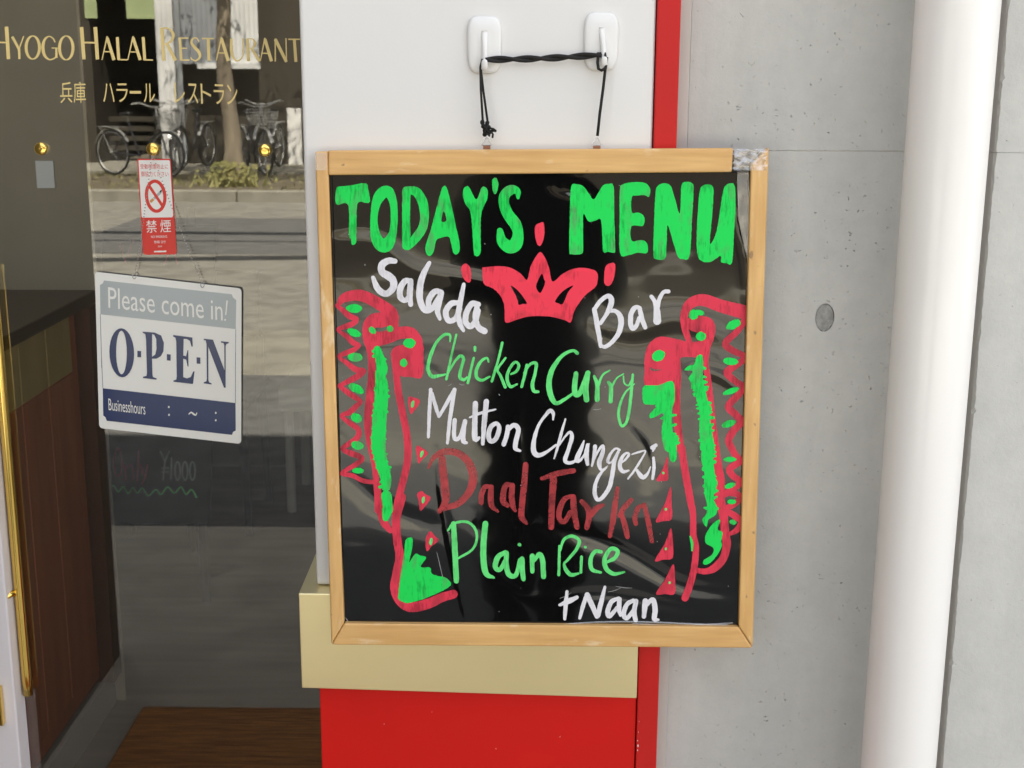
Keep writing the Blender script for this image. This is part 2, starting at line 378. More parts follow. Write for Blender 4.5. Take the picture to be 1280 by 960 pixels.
def shape(mb, Q, loops, h=.0002, base=0.0, sm=True, jit=.2, step=2.0):
    KH[0] = (KH[0]+1) % 12; h0 = h+KH[0]*.00001; LL = []
    for lp in loops:
        if sm:
            P = [(x, y, 0) for x, y in lp]; P.append(P[0]); C = cmr(P, step)[:-1]
            LL.append([(c[0]+rng.uniform(-jit, jit), c[1]+rng.uniform(-jit, jit)) for c in C])
        else: LL.append([tuple(p) for p in lp])
    flat = [p for lp in LL for p in lp]; tri = tessellate_polygon([[Vector((x, y, 0)) for x, y in lp] for lp in LL])
    k = len(mb.v)
    for x, y in flat: mb.v.append(Q(x, y, h0))
    for t in tri:
        A_, B_, C_ = [np.array(flat[i]) for i in t]
        s_ = (B_[0]-A_[0])*(C_[1]-A_[1])-(B_[1]-A_[1])*(C_[0]-A_[0])
        mb.f.append(tuple(k+i for i in (t if s_ < 0 else reversed(t))))
    b0 = len(mb.v)
    for x, y in flat: mb.v.append(Q(x, y, base))
    i0 = 0
    for lp in LL:
        n_ = len(lp)
        for i in range(n_): mb.f.append((k+i0+i, b0+i0+i, b0+i0+(i+1) % n_, k+i0+(i+1) % n_))
        i0 += n_
def ell(cx, cy, rx, ry, rot=0, n=14, wob=.06):
    r = math.radians(rot); out = []
    for i in range(n):
        a_ = 2*PI*i/n; k = 1+rng.uniform(-wob, wob); x, y = rx*k*math.cos(a_), ry*k*math.sin(a_)
        out.append((cx+x*math.cos(r)-y*math.sin(r), cy+x*math.sin(r)+y*math.cos(r)))
    return out
def X(ox, oy, s):                             # coordinates read off an enlarged crop -> photo pixels
    def f(pts): return [tuple([ox+p[0]/s, oy+p[1]/s]+([p[2]/s] if len(p) > 2 else [])) for p in pts]
    return f
FC = {}
def glyphs(mb, Q, body, tl, tr, bl, h=.0002, fit=True, vr=None):
    """text outlines of the built-in font laid into the pixel parallelogram tl, tr, bl"""
    c = bpy.data.curves.new('t', 'FONT'); c.body = body; c.size = 1; c.resolution_u = 3
    o = bpy.data.objects.new('t', c); COL.objects.link(o); bpy.context.view_layer.update()
    me = o.to_mesh(); V = [v.co.copy() for v in me.vertices]; Fs = [tuple(p.vertices) for p in me.polygons]; o.to_mesh_clear()
    bpy.data.objects.remove(o); bpy.data.curves.remove(c)
    if not V: return
    x0, x1 = min(v.x for v in V), max(v.x for v in V)
    y0, y1 = vr if vr else (min(v.y for v in V), max(v.y for v in V))
    k = len(mb.v); KH[0] = (KH[0]+1) % 12
    for v in V:
        u = (v.x-x0)/(x1-x0); w = (y1-v.y)/(y1-y0)
        mb.v.append(Q(tl[0]+(tr[0]-tl[0])*u+(bl[0]-tl[0])*w, tl[1]+(tr[1]-tl[1])*u+(bl[1]-tl[1])*w, h+KH[0]*.00001))
    mb.f += [tuple(i+k for i in reversed(f)) for f in Fs]

# ============================================================ THE SETTING
def struct(name, mb, m, **kw):
    o = mb.go(name, m, **kw); o['kind'] = 'structure'; return o
struct('ground', MB().box(-60,60,-70,30,-.60,-.30), 'soil')
# shaded pavement in front of the shop, gutter kerb, road, far kerb
PAVE_END = -2.66
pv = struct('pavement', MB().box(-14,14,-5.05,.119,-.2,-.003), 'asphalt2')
MB().box(-14,14,PAVE_END,.119,-.19,0).go('walkway', 'paving', pv, bevel=.004, seg=1)
for i in range(-9, 9):
    b = MB().box(i*1.0+.01, i*1.0+.995, -6.3, -5.06, -.2, -.004-.002*(i % 2)); o = b.go('kerb_slab', 'kerb', pv, bevel=.008, seg=1)
struct('road', MB().box(-60,60,-15.1,-6.31,-.3,-.06), 'asphalt')
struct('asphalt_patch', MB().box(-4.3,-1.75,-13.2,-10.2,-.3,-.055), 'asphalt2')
fk = struct('far_kerb', MB().box(-60,60,-15.42,-15.28,-.3,.05), 'kerb')
for i in range(-14, 10):
    MB().box(i*1.2+.008, i*1.2+1.192, -15.28, -15.1, -.3, .085).go('kerb_stone', 'kerb', fk, bevel=.015, seg=1)
struct('verge_soil', MB().box(-60,60,-18.6,-15.43,-.3,.03), 'soil')
struct('far_path', MB().box(-60,60,-21.0,-18.61,-.3,.07), 'kerb')
gv = MB(); gr = random.Random(3)
for i in range(5200):
    x, y = gr.uniform(-9, 6), gr.uniform(-18.5, -15.45)
    dens = .42+.5*math.sin(x*1.3+1)*math.sin(y*2+x*.4)
    if gr.random() > dens: continue
    hh = gr.uniform(.02,.085)*(.4+dens*.9); a_ = gr.uniform(0, PI); dx, dy = .012*math.cos(a_), .012*math.sin(a_); lx, ly = gr.uniform(-.05,.05), gr.uniform(-.05,.05)
    gv.add([(x-dx,y-dy,.03),(x+dx,y+dy,.03),(x+lx,y+ly,.03+hh)], [(0,1,2)])
tag(gv.go('grass', 'grass'), 'patchy sunlit grass on the verge across the street', kind='stuff')

# shop building carrying the doorway: upper mass, side masses, rear
bl_ = thing('shop_building', (0,4,0), 'plain concrete shop building over and around the glass entrance', 'building')
MB().box(-12,9,.14,9,2.75,7.15).go('upper_storey', 'conc', bl_)
MB().box(-12,-1.9,.14,9,0,2.749).go('side_wall', 'conc', bl_)
MB().box(.02,.9,.17,9,0,2.749).go('rear_wall', 'conc', bl_)
# dining room shell
room = thing('dining_room', (-.9,2,0), 'dim dining room behind the glass door', 'room')
MB().box(-1.89,.019,.14,3.75,-.19,0).go('floor', 'floorin', room)
MB().box(-1.89,.019,.14,3.75,2.6,2.74).go('ceiling', 'ceilin', room)
MB().box(-1.89,.019,3.62,3.75,.001,2.599).go('rear_wall', 'wallin', room)
MB().box(-1.89,-1.80,.14,3.61,.001,2.599).go('side_wall', 'taupe', room)
MB().box(-1.79,-.992,1.575,1.582,.001,2.599).go('partition', 'taupe', room)
# unseen dark wall added left of the door to block the mirrored street
t = thing('added_screen_wall', (-1.16,-.75,0), 'dark taupe wall added out of view left of the glass door to block the street mirrored in it', 'wall')
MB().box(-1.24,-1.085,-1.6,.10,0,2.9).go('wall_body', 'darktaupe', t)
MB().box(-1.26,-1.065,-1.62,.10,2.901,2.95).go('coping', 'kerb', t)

# ============================================================ SHOP FRONT (white panel, red trim, brass band, red base)
sf = thing('entrance_pier', (.0,.05,.0), 'white pier with red edging, brass band and red base behind the menu board', 'pier')
zb = onY(394,732,0).z
xl = onY(385.5,400,0).x; xr = onY(833 if False else 811.5,340,0).x; xrr = onY(840,340,0).x
xr = onY(816.5,184,0).x; xrr = onY(845.3,184,0).x
MB().box(xl, xr-.001, 0, .115, zb+.0005, 2.75).go('white_panel', 'white', sf, bevel=.004, seg=3)
MB().box(xr, xrr, -.003, .113, 0, 2.75).go('red_trim', 'trim_red', sf, bevel=.0012)
br_b = onY(376,860,-.025); br_b2 = onY(796,873,-.025); xbl = onY(373,742,-.025).x; xbr = onY(796.5,850,-.025).x
ztop = onY(373,742,-.025).z
MB().hexa([(xbl,-.025,br_b.z),(xbr,-.025,br_b2.z),(xbr,-.025,ztop-.001),(xbl,-.025,ztop)],
          [(xbl,.112,br_b.z),(xbr,.112,br_b2.z),(xbr,.112,ztop-.001),(xbl,.112,ztop)]).go('brass_band', 'brass', sf, bevel=.0009, seg=2)
xb = onY(400,880,0).x
MB().box(xb, xr-.0012, .0, .11, 0, min(br_b.z, br_b2.z)-.0006).go('red_base_panel', 'red', sf, bevel=.001)

chips = MB(); rr = random.Random(12)
for (x, y, d) in ((797.5,932,1.2),(797,938,.8),(798,915,.5),(799,902,.5),(797,926,.6),(620,936,.5),(480,905,.4),(700,921,.5),(540,890,.4)):
    shape(chips, lambda a_, b_, h=0: onY(a_, b_, -.0002-h if x < 790 else -.0033-h), [ell(x, y, d*.7, d*1.5, rr.uniform(-20,20), 8, .3)], .0001, sm=False)
tag(chips.go('paint_chip', 'stickwhite', sf), kind='stuff')

# ============================================================ CONCRETE WALL
CY, RY = .03, -.02
cw = thing('concrete_wall', (.7,.08,0), 'bare grey cast concrete wall with form joints to the right of the shop front', 'wall')
xc0 = xrr+.0006; xc1 = onY(861,120,CY).x; zj = onY(1000,188.5,CY).z; xe = onY(1219,480,RY).x
MB().box(xc0, xc1-.0002, CY-.0012, .16, 0, 7.14).go('sealant_strip', 'sealant', cw, bevel=.001)
def cpanel(x0, x1, z0, z1, Y, m, hole=None):
    MB().box(x0, x1, Y, .16, z0, z1).go('concrete_panel', m, cw, bevel=.0005, seg=1)
cpanel(xc1, xe+.02, zj+.0001, 7.14, CY, 'conc')
# lower panel with a real round recess for the tie hole plug
hc = onY(1031,397,CY); hr = .0112; HK = 1.5
b = MB(); n_ = 28
x0, x1, z0, z1 = xc1, xe+.02, 0, zj-.0001
rect = []
for i in range(n_):
    a_ = 2*PI*i/n_; cx_, cz_ = math.cos(a_), math.sin(a_)
    s_ = min(((x1-hc.x)/cx_ if cx_ > 1e-9 else (x0-hc.x)/cx_ if cx_ < -1e-9 else 1e9), ((z1-hc.z)/cz_ if cz_ > 1e-9 else (z0-hc.z)/cz_ if cz_ < -1e-9 else 1e9))
    rect.append((hc.x+cx_*s_, CY, hc.z+cz_*s_))
crn = [(x1,CY,z1),(x0,CY,z1),(x0,CY,z0),(x1,CY,z0)]
V = rect+[(hc.x+hr*math.cos(2*PI*i/n_), CY, hc.z+HK*hr*math.sin(2*PI*i/n_)) for i in range(n_)]+[(hc.x+hr*math.cos(2*PI*i/n_), CY+.006, hc.z+HK*hr*math.sin(2*PI*i/n_)) for i in range(n_)]+crn
Fs = []
for i in range(n_):
    j = (i+1) % n_; p, q = rect[i], rect[j]; cc = None
    for ci, c in enumerate(crn):
        onp = lambda r: (abs(r[0]-c[0]) < 1e-6, abs(r[2]-c[2]) < 1e-6)
        a1, b1 = onp(p), onp(q)
        if (a1[0] and b1[1]) or (a1[1] and b1[0]):
            if not (a1[0] and b1[0]) and not (a1[1] and b1[1]): cc = ci
    Fs.append((i, n_+i, n_+j, j) if cc is None else (i, n_+i, n_+j, j, 3*n_+cc))
    Fs.append((n_+i, 2*n_+i, 2*n_+j, n_+j))
b.add(V, Fs); b.go('concrete_panel', 'conc', cw)
pl = MB(); ring = []
pl.v.append(Vector((hc.x, CY+.0012, hc.z)))
for i in range(24):
    a_ = 2*PI*i/24; r_ = .0108*(1+rng.uniform(-.05,.05)); pl.v.append(Vector((hc.x+r_*math.cos(a_), CY+.0018+rng.uniform(-.0006,.0006), hc.z+HK*r_*math.sin(a_))))
for i in range(24): pl.f.append((0, 1+i, 1+(i+1) % 24))
pl.go('tie_hole_plug', 'rubber', cw, smooth=True)
# right hand part stands 5 cm proud; its left arris is ragged
zj2 = onY(1270,191,RY).z
def ragged(z0, z1):
    n = int((z1-z0)/.004); V = []; Fs = []; rr = random.Random(int(z1*100)); w = 0
    for i in range(n+1):
        z = z0+(z1-z0)*i/n; w = w*.75+rr.uniform(-.0006,.0006); ch = w+(rr.uniform(.0015,.004) if rr.random() < .03 else 0)
        V += [(xe-.0005, CY+.02, z), (xe-.0005+abs(w)*.3, RY+.004+abs(w), z), (xe+.0012+max(ch, -.001), RY, z), (4.5, RY, z)]
    for i in range(n):
        for j in range(3): Fs.append((4*i+j, 4*i+j+1, 4*i+5+j, 4*i+4+j))
    m_ = MB(); m_.add(V, Fs); m_.add([V[0], V[1], V[2], V[3], (4.5,.16,z0), (xe,.16,z0)], [(5,4,3,2,1,0)])
    m_.add([V[-4], V[-3], V[-2], V[-1], (4.5,.16,z1), (xe,.16,z1)], [(0,1,2,3,4,5)])
    return m_
ragged(0, zj2-.0002).go('concrete_panel', 'conc2', cw)
ragged(zj2+.0002, 2.7).go('concrete_panel', 'conc2', cw)
MB().box(xe, 4.5, RY, .16, 2.702, 7.14).go('concrete_panel', 'conc2', cw)
# fins and smears of cement paste along the joint
fn = MB(); rr = random.Random(5)
for i in range(46):
    px_ = rr.choice([rr.uniform(955,1128), rr.uniform(990,1110)]); p = onY(px_, 188.5, CY); L_ = rr.uniform(.001,.006); hh = rr.uniform(.0004,.0014)
    fn.add([(p.x, CY-.0002, zj-.0003), (p.x+L_, CY-.0002, zj-.0003), (p.x+L_*.6, CY-.0008, zj+hh), (p.x+L_*.2, CY-.0003, zj+hh*1.3)], [(0,1,2,3)])
tag(fn.go('cement_fin', 'sealant', cw), kind='stuff')

# ============================================================ DOWNPIPE
PY = -.06; r_ = .0430; pc = onY(1160,480,PY)
pp = thing('downpipe', (pc.x, PY, 0), 'tall white plastic downpipe fixed in front of the concrete wall', 'pipe')
P = []
b = MB(); n_ = 48
for z in (.0, 3.2):
    for j in range(n_): b.v.append(Vector((pc.x+r_*math.cos(2*PI*j/n_), PY+r_*math.sin(2*PI*j/n_), z)))
for j in range(n_): b.f.append((j, (j+1) % n_, n_+(j+1) % n_, n_+j))
b.go('pipe', 'pipe', pp, smooth=True)
for z in (.25, 2.2):
    b = MB().tube([(pc.x,PY,z-.012),(pc.x,PY,z+.012)], r_+.003, 32); b.box(pc.x-.012,pc.x+.012,PY+r_-.002,CY,z-.01,z+.01)
    b.go('pipe_bracket', 'steel', pp)

# ============================================================ MENU BOARD
BT, BB = -.020, -.045
TL, TR, BR, BL = onY(394,190,BT), onY(961,186,BT), onY(941,810,BB), onY(414,806,BB)
Nb = (TR-TL).cross(BL-TL).normalized()
if Nb.y > 0: Nb = -Nb                          # outwards, towards the street
# frame front face plane F0; board face lies 5 mm behind it
P0 = (TL+TR+BR+BL)/4
FACE = P0 - Nb*.006
def Qb(x, y, h=0.0): return onP(x, y, FACE+Nb*h, Nb)
def Qf(x, y, h=0.0): return onP(x, y, P0+Nb*h, Nb)
mb_ = thing('menu_board', tuple((BL+BR)/2-Nb*.01), "wood framed black board hand painted TODAY'S MENU with a crown, hanging on a cord", 'menu board')
O = [(394,190),(961,186),(941,810),(414,806)]; I = [(414,218.5),(938.5,215),(923,783),(430,778.5)]
def rail(quad, m, name='frame_rail', dz=0):
    A = []; B = []
    for (x, y) in quad:
        p = Qf(x, y, dz); A.append(p); B.append(p-Nb*.018)
    b = MB().hexa([A[3],A[2],A[1],A[0]], [B[3],B[2],B[1],B[0]]); return b.go(name, m, mb_, bevel=.0021, seg=3)
rail([(410,188),(917,185),(915,215.3),(410,219)], 'woodh', dz=.0006)
rail([(393.5,190),(409.5,189),(414,218.5),(430,778.5),(414.3,806)][:0] or [(393.5,189.5),(409.6,189),(430.2,778.5),(414,806)], 'woodv')
rail([(430.4,779),(923,783.3),(941,810.5),(414.4,806.3)], 'woodh')
rail([(938.6,205),(961.5,184.5),(941.2,809.5),(923.2,783)], 'woodv')
# stub of the right stile mitre under the tape
rail([(918,187),(952,187.5),(938,204),(918,213)], 'greywood', name='worn_corner', dz=-.002)
# the black sheet under its loose clear film: shallow creases pressed into the surface
CREASE = [([(600,655),(700,662),(780,690),(850,730),(925,742)], 7, .0011), ([(416,300),(470,305),(520,338),(600,352),(640,372)], 8, .0008),
          ([(735,402),(790,412),(850,400),(925,430)], 9, .0007), ([(868,462),(900,470),(935,495)], 5, .0009), ([(690,232),(730,243),(745,262)], 5, .0010),
          ([(418,560),(440,600),(490,640),(560,662)], 9, .0007), ([(905,214),(912,260),(930,330),(934,420)], 5, .0010), ([(545,560),(556,640),(572,720),(585,778)], 3.5, .0005),
          ([(650,480),(646,540),(652,620),(648,700)], 6, .0003), ([(760,520),(800,560),(812,620)], 9, .0007), ([(600,700),(660,745),(760,742),(880,765)], 5, .0005)]
GX, GYN = 150, 165
gx, gy = np.meshgrid(np.linspace(0,1,GX+1), np.linspace(0,1,GYN+1))
px_ = (406+(424-406)*gy)*(1-gx)+(945+(929-945)*gy)*gx; py_ = (212+(786-212)*gy)*(1-gx)+(208+(790-208)*gy)*gx
dep = np.zeros_like(px_)
for path, sg, amp in CREASE:
    C = np.array([c[:2] for c in cmr([(x, y, 0) for x, y in path], 4)]); d2 = np.full(px_.shape, 1e9); ti = np.zeros(px_.shape)
    for i, c in enumerate(C):
        q = (px_-c[0])**2+(py_-c[1])**2; m_ = q < d2; d2[m_] = q[m_]; ti[m_] = i/len(C)
    dep += amp*np.exp(-d2/(2*sg*sg))*np.sin(PI*np.clip(ti*.9+.05,0,1))
fp = MB()
for j in range(GYN+1):
    for i in range(GX+1): fp.v.append(Qb(px_[j,i], py_[j,i], -dep[j,i]))
for j in range(GYN):
    for i in range(GX): k = j*(GX+1)+i; fp.f.append((k, k+GX+1, k+GX+2, k+1))
fp.go('black_panel', 'film', mb_, smooth=True)
MB().hexa([Qb(424,786,-.0035),Qb(929,790,-.0035),Qb(945,208,-.0035),Qb(406,212,-.0035)], [Qb(424,786,-.006),Qb(929,790,-.006),Qb(945,208,-.006),Qb(406,212,-.006)]).go('back_panel', 'black', mb_)
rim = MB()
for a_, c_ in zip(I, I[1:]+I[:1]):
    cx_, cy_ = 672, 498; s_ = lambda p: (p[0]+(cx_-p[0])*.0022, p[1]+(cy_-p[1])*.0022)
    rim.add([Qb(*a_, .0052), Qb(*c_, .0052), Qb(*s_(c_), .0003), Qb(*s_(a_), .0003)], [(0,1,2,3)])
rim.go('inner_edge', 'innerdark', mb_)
# folded edges of the clear film along the bottom and in the upper right corner
fo = MB()
def sheet(fo, path, w, hs):
    k = len(fo.v)
    for i, (x, y) in enumerate(path):
        hh = hs[i % len(hs)]
        fo.v.append(Qb(x, y-w/2, .0006)); fo.v.append(Qb(x, y, .0006+hh)); fo.v.append(Qb(x, y+w/2, .0008))
    for i in range(len(path)-1):
        for j in range(2): fo.f.append((k+3*i+j, k+3*i+3+j, k+3*i+4+j, k+3*i+1+j))
sheet(fo, [(690+i*10, 782-3.2*math.sin(i/5)-i*.16) for i in range(23)], 3.0, [.0014,.0022,.0012,.0026])
sheet(fo, [(790+i*9, 779.5+2*math.sin(i/4)) for i in range(15)], 2.0, [.0012,.002])
fo.go('film_fold', 'tape', mb_, smooth=True)
fv = MB(); rr = random.Random(8); NU, NV = 9, 22
for j in range(NV+1):
    for i in range(NU+1):
        x = 921+(936-921)*i/NU+4*(j/NV); y = 214+ (j/NV)*112
        if j > 12: x += (j-12)*.9*(1-i/NU)
        fv.v.append(Qb(x, y, .0012+.0018*abs(math.sin(i*1.5+j*.23))*(1-j/NV)+rr.uniform(0,.0005)))
for j in range(NV):
    for i in range(NU): k = j*(NU+1)+i; fv.f.append((k, k+1, k+NU+2, k+NU+1))
fv.go('film_crease', 'tape', mb_, smooth=True)
tp = MB(); NU, NV = 12, 9; rr = random.Random(4)
for j in range(NV+1):
    for i in range(NU+1):
        x = 916+42*i/NU+ (2 if j % 2 else -1); y = 186+27*j/NV
        tp.v.append(Qf(x, y, .0012+rr.uniform(-.0012,.0022)))
for j in range(NV):
    for i in range(NU): k = j*(NU+1)+i; tp.f.append((k, k+1, k+NU+2, k+NU+1))
tag(tp.go('crumpled_tape', 'tape', mb_, smooth=True), 'crumpled clear tape over the upper right corner of the frame')
tp = MB()
for j in range(8):
    for i in range(5):
        tp.v.append(Qf(394+15*i/4, 191+22*j/7, .0008+rr.uniform(-.0001,.0003)))
for j in range(7):
    for i in range(4): k = j*5+i; tp.f.append((k, k+1, k+6, k+5))
tag(tp.go('worn_tape', 'tape', mb_, smooth=True), 'worn clear tape over the upper left corner')

# ---- hand painted lettering and drawings
def word(name, m, items, label=None, h=.0002):
    b = MB()
    for it in items:
        if isinstance(it, tuple) and it[0] == 'S': shape(b, Qb, it[1], h, jit=.22)
        else: stroke(b, Qb, it, h)
    o = b.go(name, m, mb_)
    if label: o['label'] = label
    return o
A = X(400,200,4.5714)
def sh(f, *loops): return ('S', [f(l) for l in loops])
word('lettering', 'green', [
 sh(A, [(95,165),(105,152),(180,145),(235,133),(268,136),(276,165),(285,238),(262,245),(215,250),(208,400),(207,468),(196,484),(182,482),(176,450),(166,430),(160,258),(100,256),(88,235),(88,195)]),
 A([(388,180,62),(418,240,44),(424,330,40),(415,420,46),(385,480,76),(350,485,76),(320,440,60),(308,350,42),(318,260,48),(345,200,66),(388,180,62)]),
 A([(494,175,48),(492,320,46),(494,490,48)]), A([(500,172,44),(550,182,52),(586,240,56),(597,320,50),(585,390,52),(540,455,50),(500,494,44)]),
 sh(A, [(700,155),(722,155),(742,220),(775,370),(797,470),(795,525),(778,540),(762,530),(750,480),(735,438),(690,445),(663,462),(650,520),(632,548),(612,540),(603,495),(635,390),(672,250)], [(707,292),(694,350),(722,346)]),
 sh(A, [(820,165),(835,152),(852,155),(893,225),(922,160),(940,152),(958,172),(956,218),(935,270),(920,320),(918,450),(918,530),(902,550),(885,545),(878,520),(862,310),(832,255),(817,205)]),
 sh(A, [(985,112),(1008,102),(1020,140),(1008,190),(995,192),(985,160)]),
 A([(1132,215,20),(1128,180,40),(1095,170,56),(1060,195,60),(1050,245,60),(1075,310,64),(1115,365,68),(1132,420,62),(1118,480,78),(1080,495,74),(1040,462,60),(1028,405,36)])],
 "hand painted TODAY'S in thick green capitals")
B = X(660,200,4.2667)
word('lettering', 'green', [
 sh(B, [(230,145),(262,130),(295,140),(322,175),(350,210),(378,170),(400,135),(430,127),(457,142),(460,300),(465,470),(458,495),(428,490),(402,490),(396,400),(388,318),(362,322),(322,328),(296,288),(294,380),(294,480),(283,502),(232,502),(220,482),(222,320)]),
 sh(B, [(490,160),(502,132),(545,120),(600,118),(635,128),(652,158),(645,196),(620,188),(580,190),(554,198),(553,278),(590,280),(618,300),(622,328),(610,352),(553,354),(552,430),(600,427),(628,435),(640,462),(632,496),(580,495),(540,507),(492,500),(488,330)]),
 sh(B, [(680,180),(690,140),(725,124),(760,138),(782,200),(808,285),(815,200),(820,130),(845,116),(876,124),(883,160),(874,330),(866,480),(852,530),(830,528),(802,520),(775,440),(745,348),(740,430),(735,515),(718,532),(678,527),(669,500),(672,340)]),
 sh(B, [(915,170),(930,138),(960,130),(987,146),(987,230),(978,340),(970,447),(1000,400),(1018,310),(1038,180),(1050,142),(1075,125),(1103,138),(1106,260),(1098,400),(1088,548),(1058,550),(1030,545),(1028,512),(1000,528),(968,545),(925,538),(903,500),(900,400),(905,290)])],
 'hand painted MENU in thick green capitals')
G_ = X(500,480,7.111)
word('lettering', 'wmark', [
 A([(428,578,30),(390,576,36),(355,600,42),(355,640,40),(395,665,46),(420,695,42),(415,735,40),(375,765,36),(330,735,36),(303,672,24)]),
 A([(515,690,28),(485,692,34),(458,735,36),(460,785,34),(490,802,30),(515,760,26),(520,705,28)]), A([(518,690,30),(513,760,32),(518,826,28)]),
 A([(625,588,24),(592,650,34),(572,720,38),(572,800,38),(600,858,34),(640,850,30),(670,800,28),(695,760,30)]),
 A([(695,755,28),(655,752,34),(622,800,34),(622,850,28)]), A([(692,765,32),(675,840,32),(672,870,30),(685,908,20)]),
 A([(790,815,28),(748,822,34),(718,870,34),(735,918,32),(775,905,32),(800,850,28)]), A([(822,710,20),(806,790,30),(790,880,32),(800,935,30),(820,975,20)]),
 A([(905,825,30),(868,822,34),(838,870,34),(832,925,34),(860,950,34),(890,915,30),(905,860,28)]), A([(897,840,32),(888,900,34),(905,955,34),(940,978,36)])],
 'hand painted Salada in white')
C_ = X(730,340,8.727)
word('lettering', 'wmark', [
 C_([(112,405,50),(140,560,55),(165,700,50),(182,812,38)]), C_([(112,408,45),(180,315,45),(262,262,50),(300,300,60),(285,380,58),(240,470,45),(178,560,42)]),
 C_([(270,425,40),(340,425,42),(392,475,58),(405,560,62),(375,670,55),(305,765,45),(230,815,42),(178,800,32)]),
 C_([(600,385,40),(560,385,50),(515,450,55),(508,560,55),(532,618,50),(575,580,46),(600,500,40)]), C_([(607,395,50),(632,510,54),(668,605,46)]),
 C_([(735,268,45),(775,330,50),(795,420,70),(798,535,88)]), C_([(800,400,50),(825,290,45),(870,220,42),(922,212,42)])],
 'hand painted Bar in white')
D = X(590,260,6.4)
word('crown_drawing', 'brightred', [
 sh(D, [(82,490),(100,475),(220,465),(310,480),(390,525),(440,575),(468,470),(505,400),(545,352),(580,390),(615,475),(645,588),(720,530),(800,490),(880,478),(955,490),(1003,522),(995,620),(915,690),(850,770),(812,840),(790,915),(740,897),(640,872),(540,864),(430,872),(340,900),(268,915),(262,830),(250,750),(205,675),(150,635),(95,605)],
    [(310,622),(350,645),(385,680),(415,720),(440,765),(405,768),(372,776),(365,740),(345,690)], [(560,525),(575,565),(583,605),(545,680),(513,630),(530,575)], [(810,622),(765,680),(725,770),(690,762),(665,750),(690,705),(740,655)]),
 sh(D, [(505,150),(540,122),(572,115),(580,180),(570,260),(540,305),(510,255)]), sh(D, [(1075,460),(1110,440),(1145,450),(1138,550),(1112,610),(1085,625),(1058,600),(1060,510)]),
 sh(A, [(808,612),(835,592),(860,622),(862,688),(845,700),(815,668)])], 'red painted crown with three drops')
E_ = X(520,400,6.8556); F_ = X(660,420,6.8556)
word('lettering', 'palegreen', [
 E_([(292,182,15),(290,128,22),(240,128,26),(170,200,26),(120,320,30),(104,420,30),(135,482,34),(200,476,26),(252,465,16)]),
 E_([(345,125,18),(310,280,20),(260,508,22)]), E_([(275,460,14),(330,360,20),(380,308,26),(408,335,28),(385,420,26),(376,490,28),(410,512,26),(437,490,14)]),
 E_([(495,325,20),(470,430,22),(445,538,24)]), E_([(505,232,24),(506,262,22)]),
 E_([(622,358,16),(608,326,22),(560,350,24),(520,420,30),(520,490,30),(565,516,26),(632,485,16)]),
 E_([(740,195,25),(710,320,22),(650,525,22)]), E_([(768,325,18),(700,422,22),(722,475,24),(765,575,26)]),
 E_([(815,464,16),(860,440,24),(882,388,24),(850,360,22),(800,420,26),(780,500,30),(808,570,28),(866,550,16)]),
 E_([(950,388,28),(930,480,26),(905,572,26)]), E_([(925,455,16),(980,378,24),(1030,375,30),(1020,460,28),(998,550,30),(1010,608,30),(1047,615,22)]),
 F_([(422,148,32),(380,126,26),(290,172,30),(212,280,42),(180,400,48),(195,510,48),(240,576,36),(310,545,28),(390,490,22)]),
 F_([(412,322,40),(400,430,46),(408,500,45),(450,480,45),(515,315,42)]), F_([(512,318,45),(495,450,48),(502,545,48)]),
 F_([(568,345,24),(592,420,36),(592,545,44)]), F_([(602,425,25),(640,335,18),(700,294,12)]),
 F_([(688,395,24),(712,440,34),(708,560,36)]), F_([(720,430,22),(760,362,14),(818,324,10)]),
 F_([(818,345,12),(825,402,14),(860,425,14),(888,380,16)]), F_([(898,330,20),(885,480,28),(870,620,26),(845,735,24),(805,770,24),(778,700,24),(785,600,22),(830,490,16),(912,410,12)])],
 'hand painted Chicken Curry in pale green')
H = X(660,550,6.4); Z_ = X(660,500,6.8556)
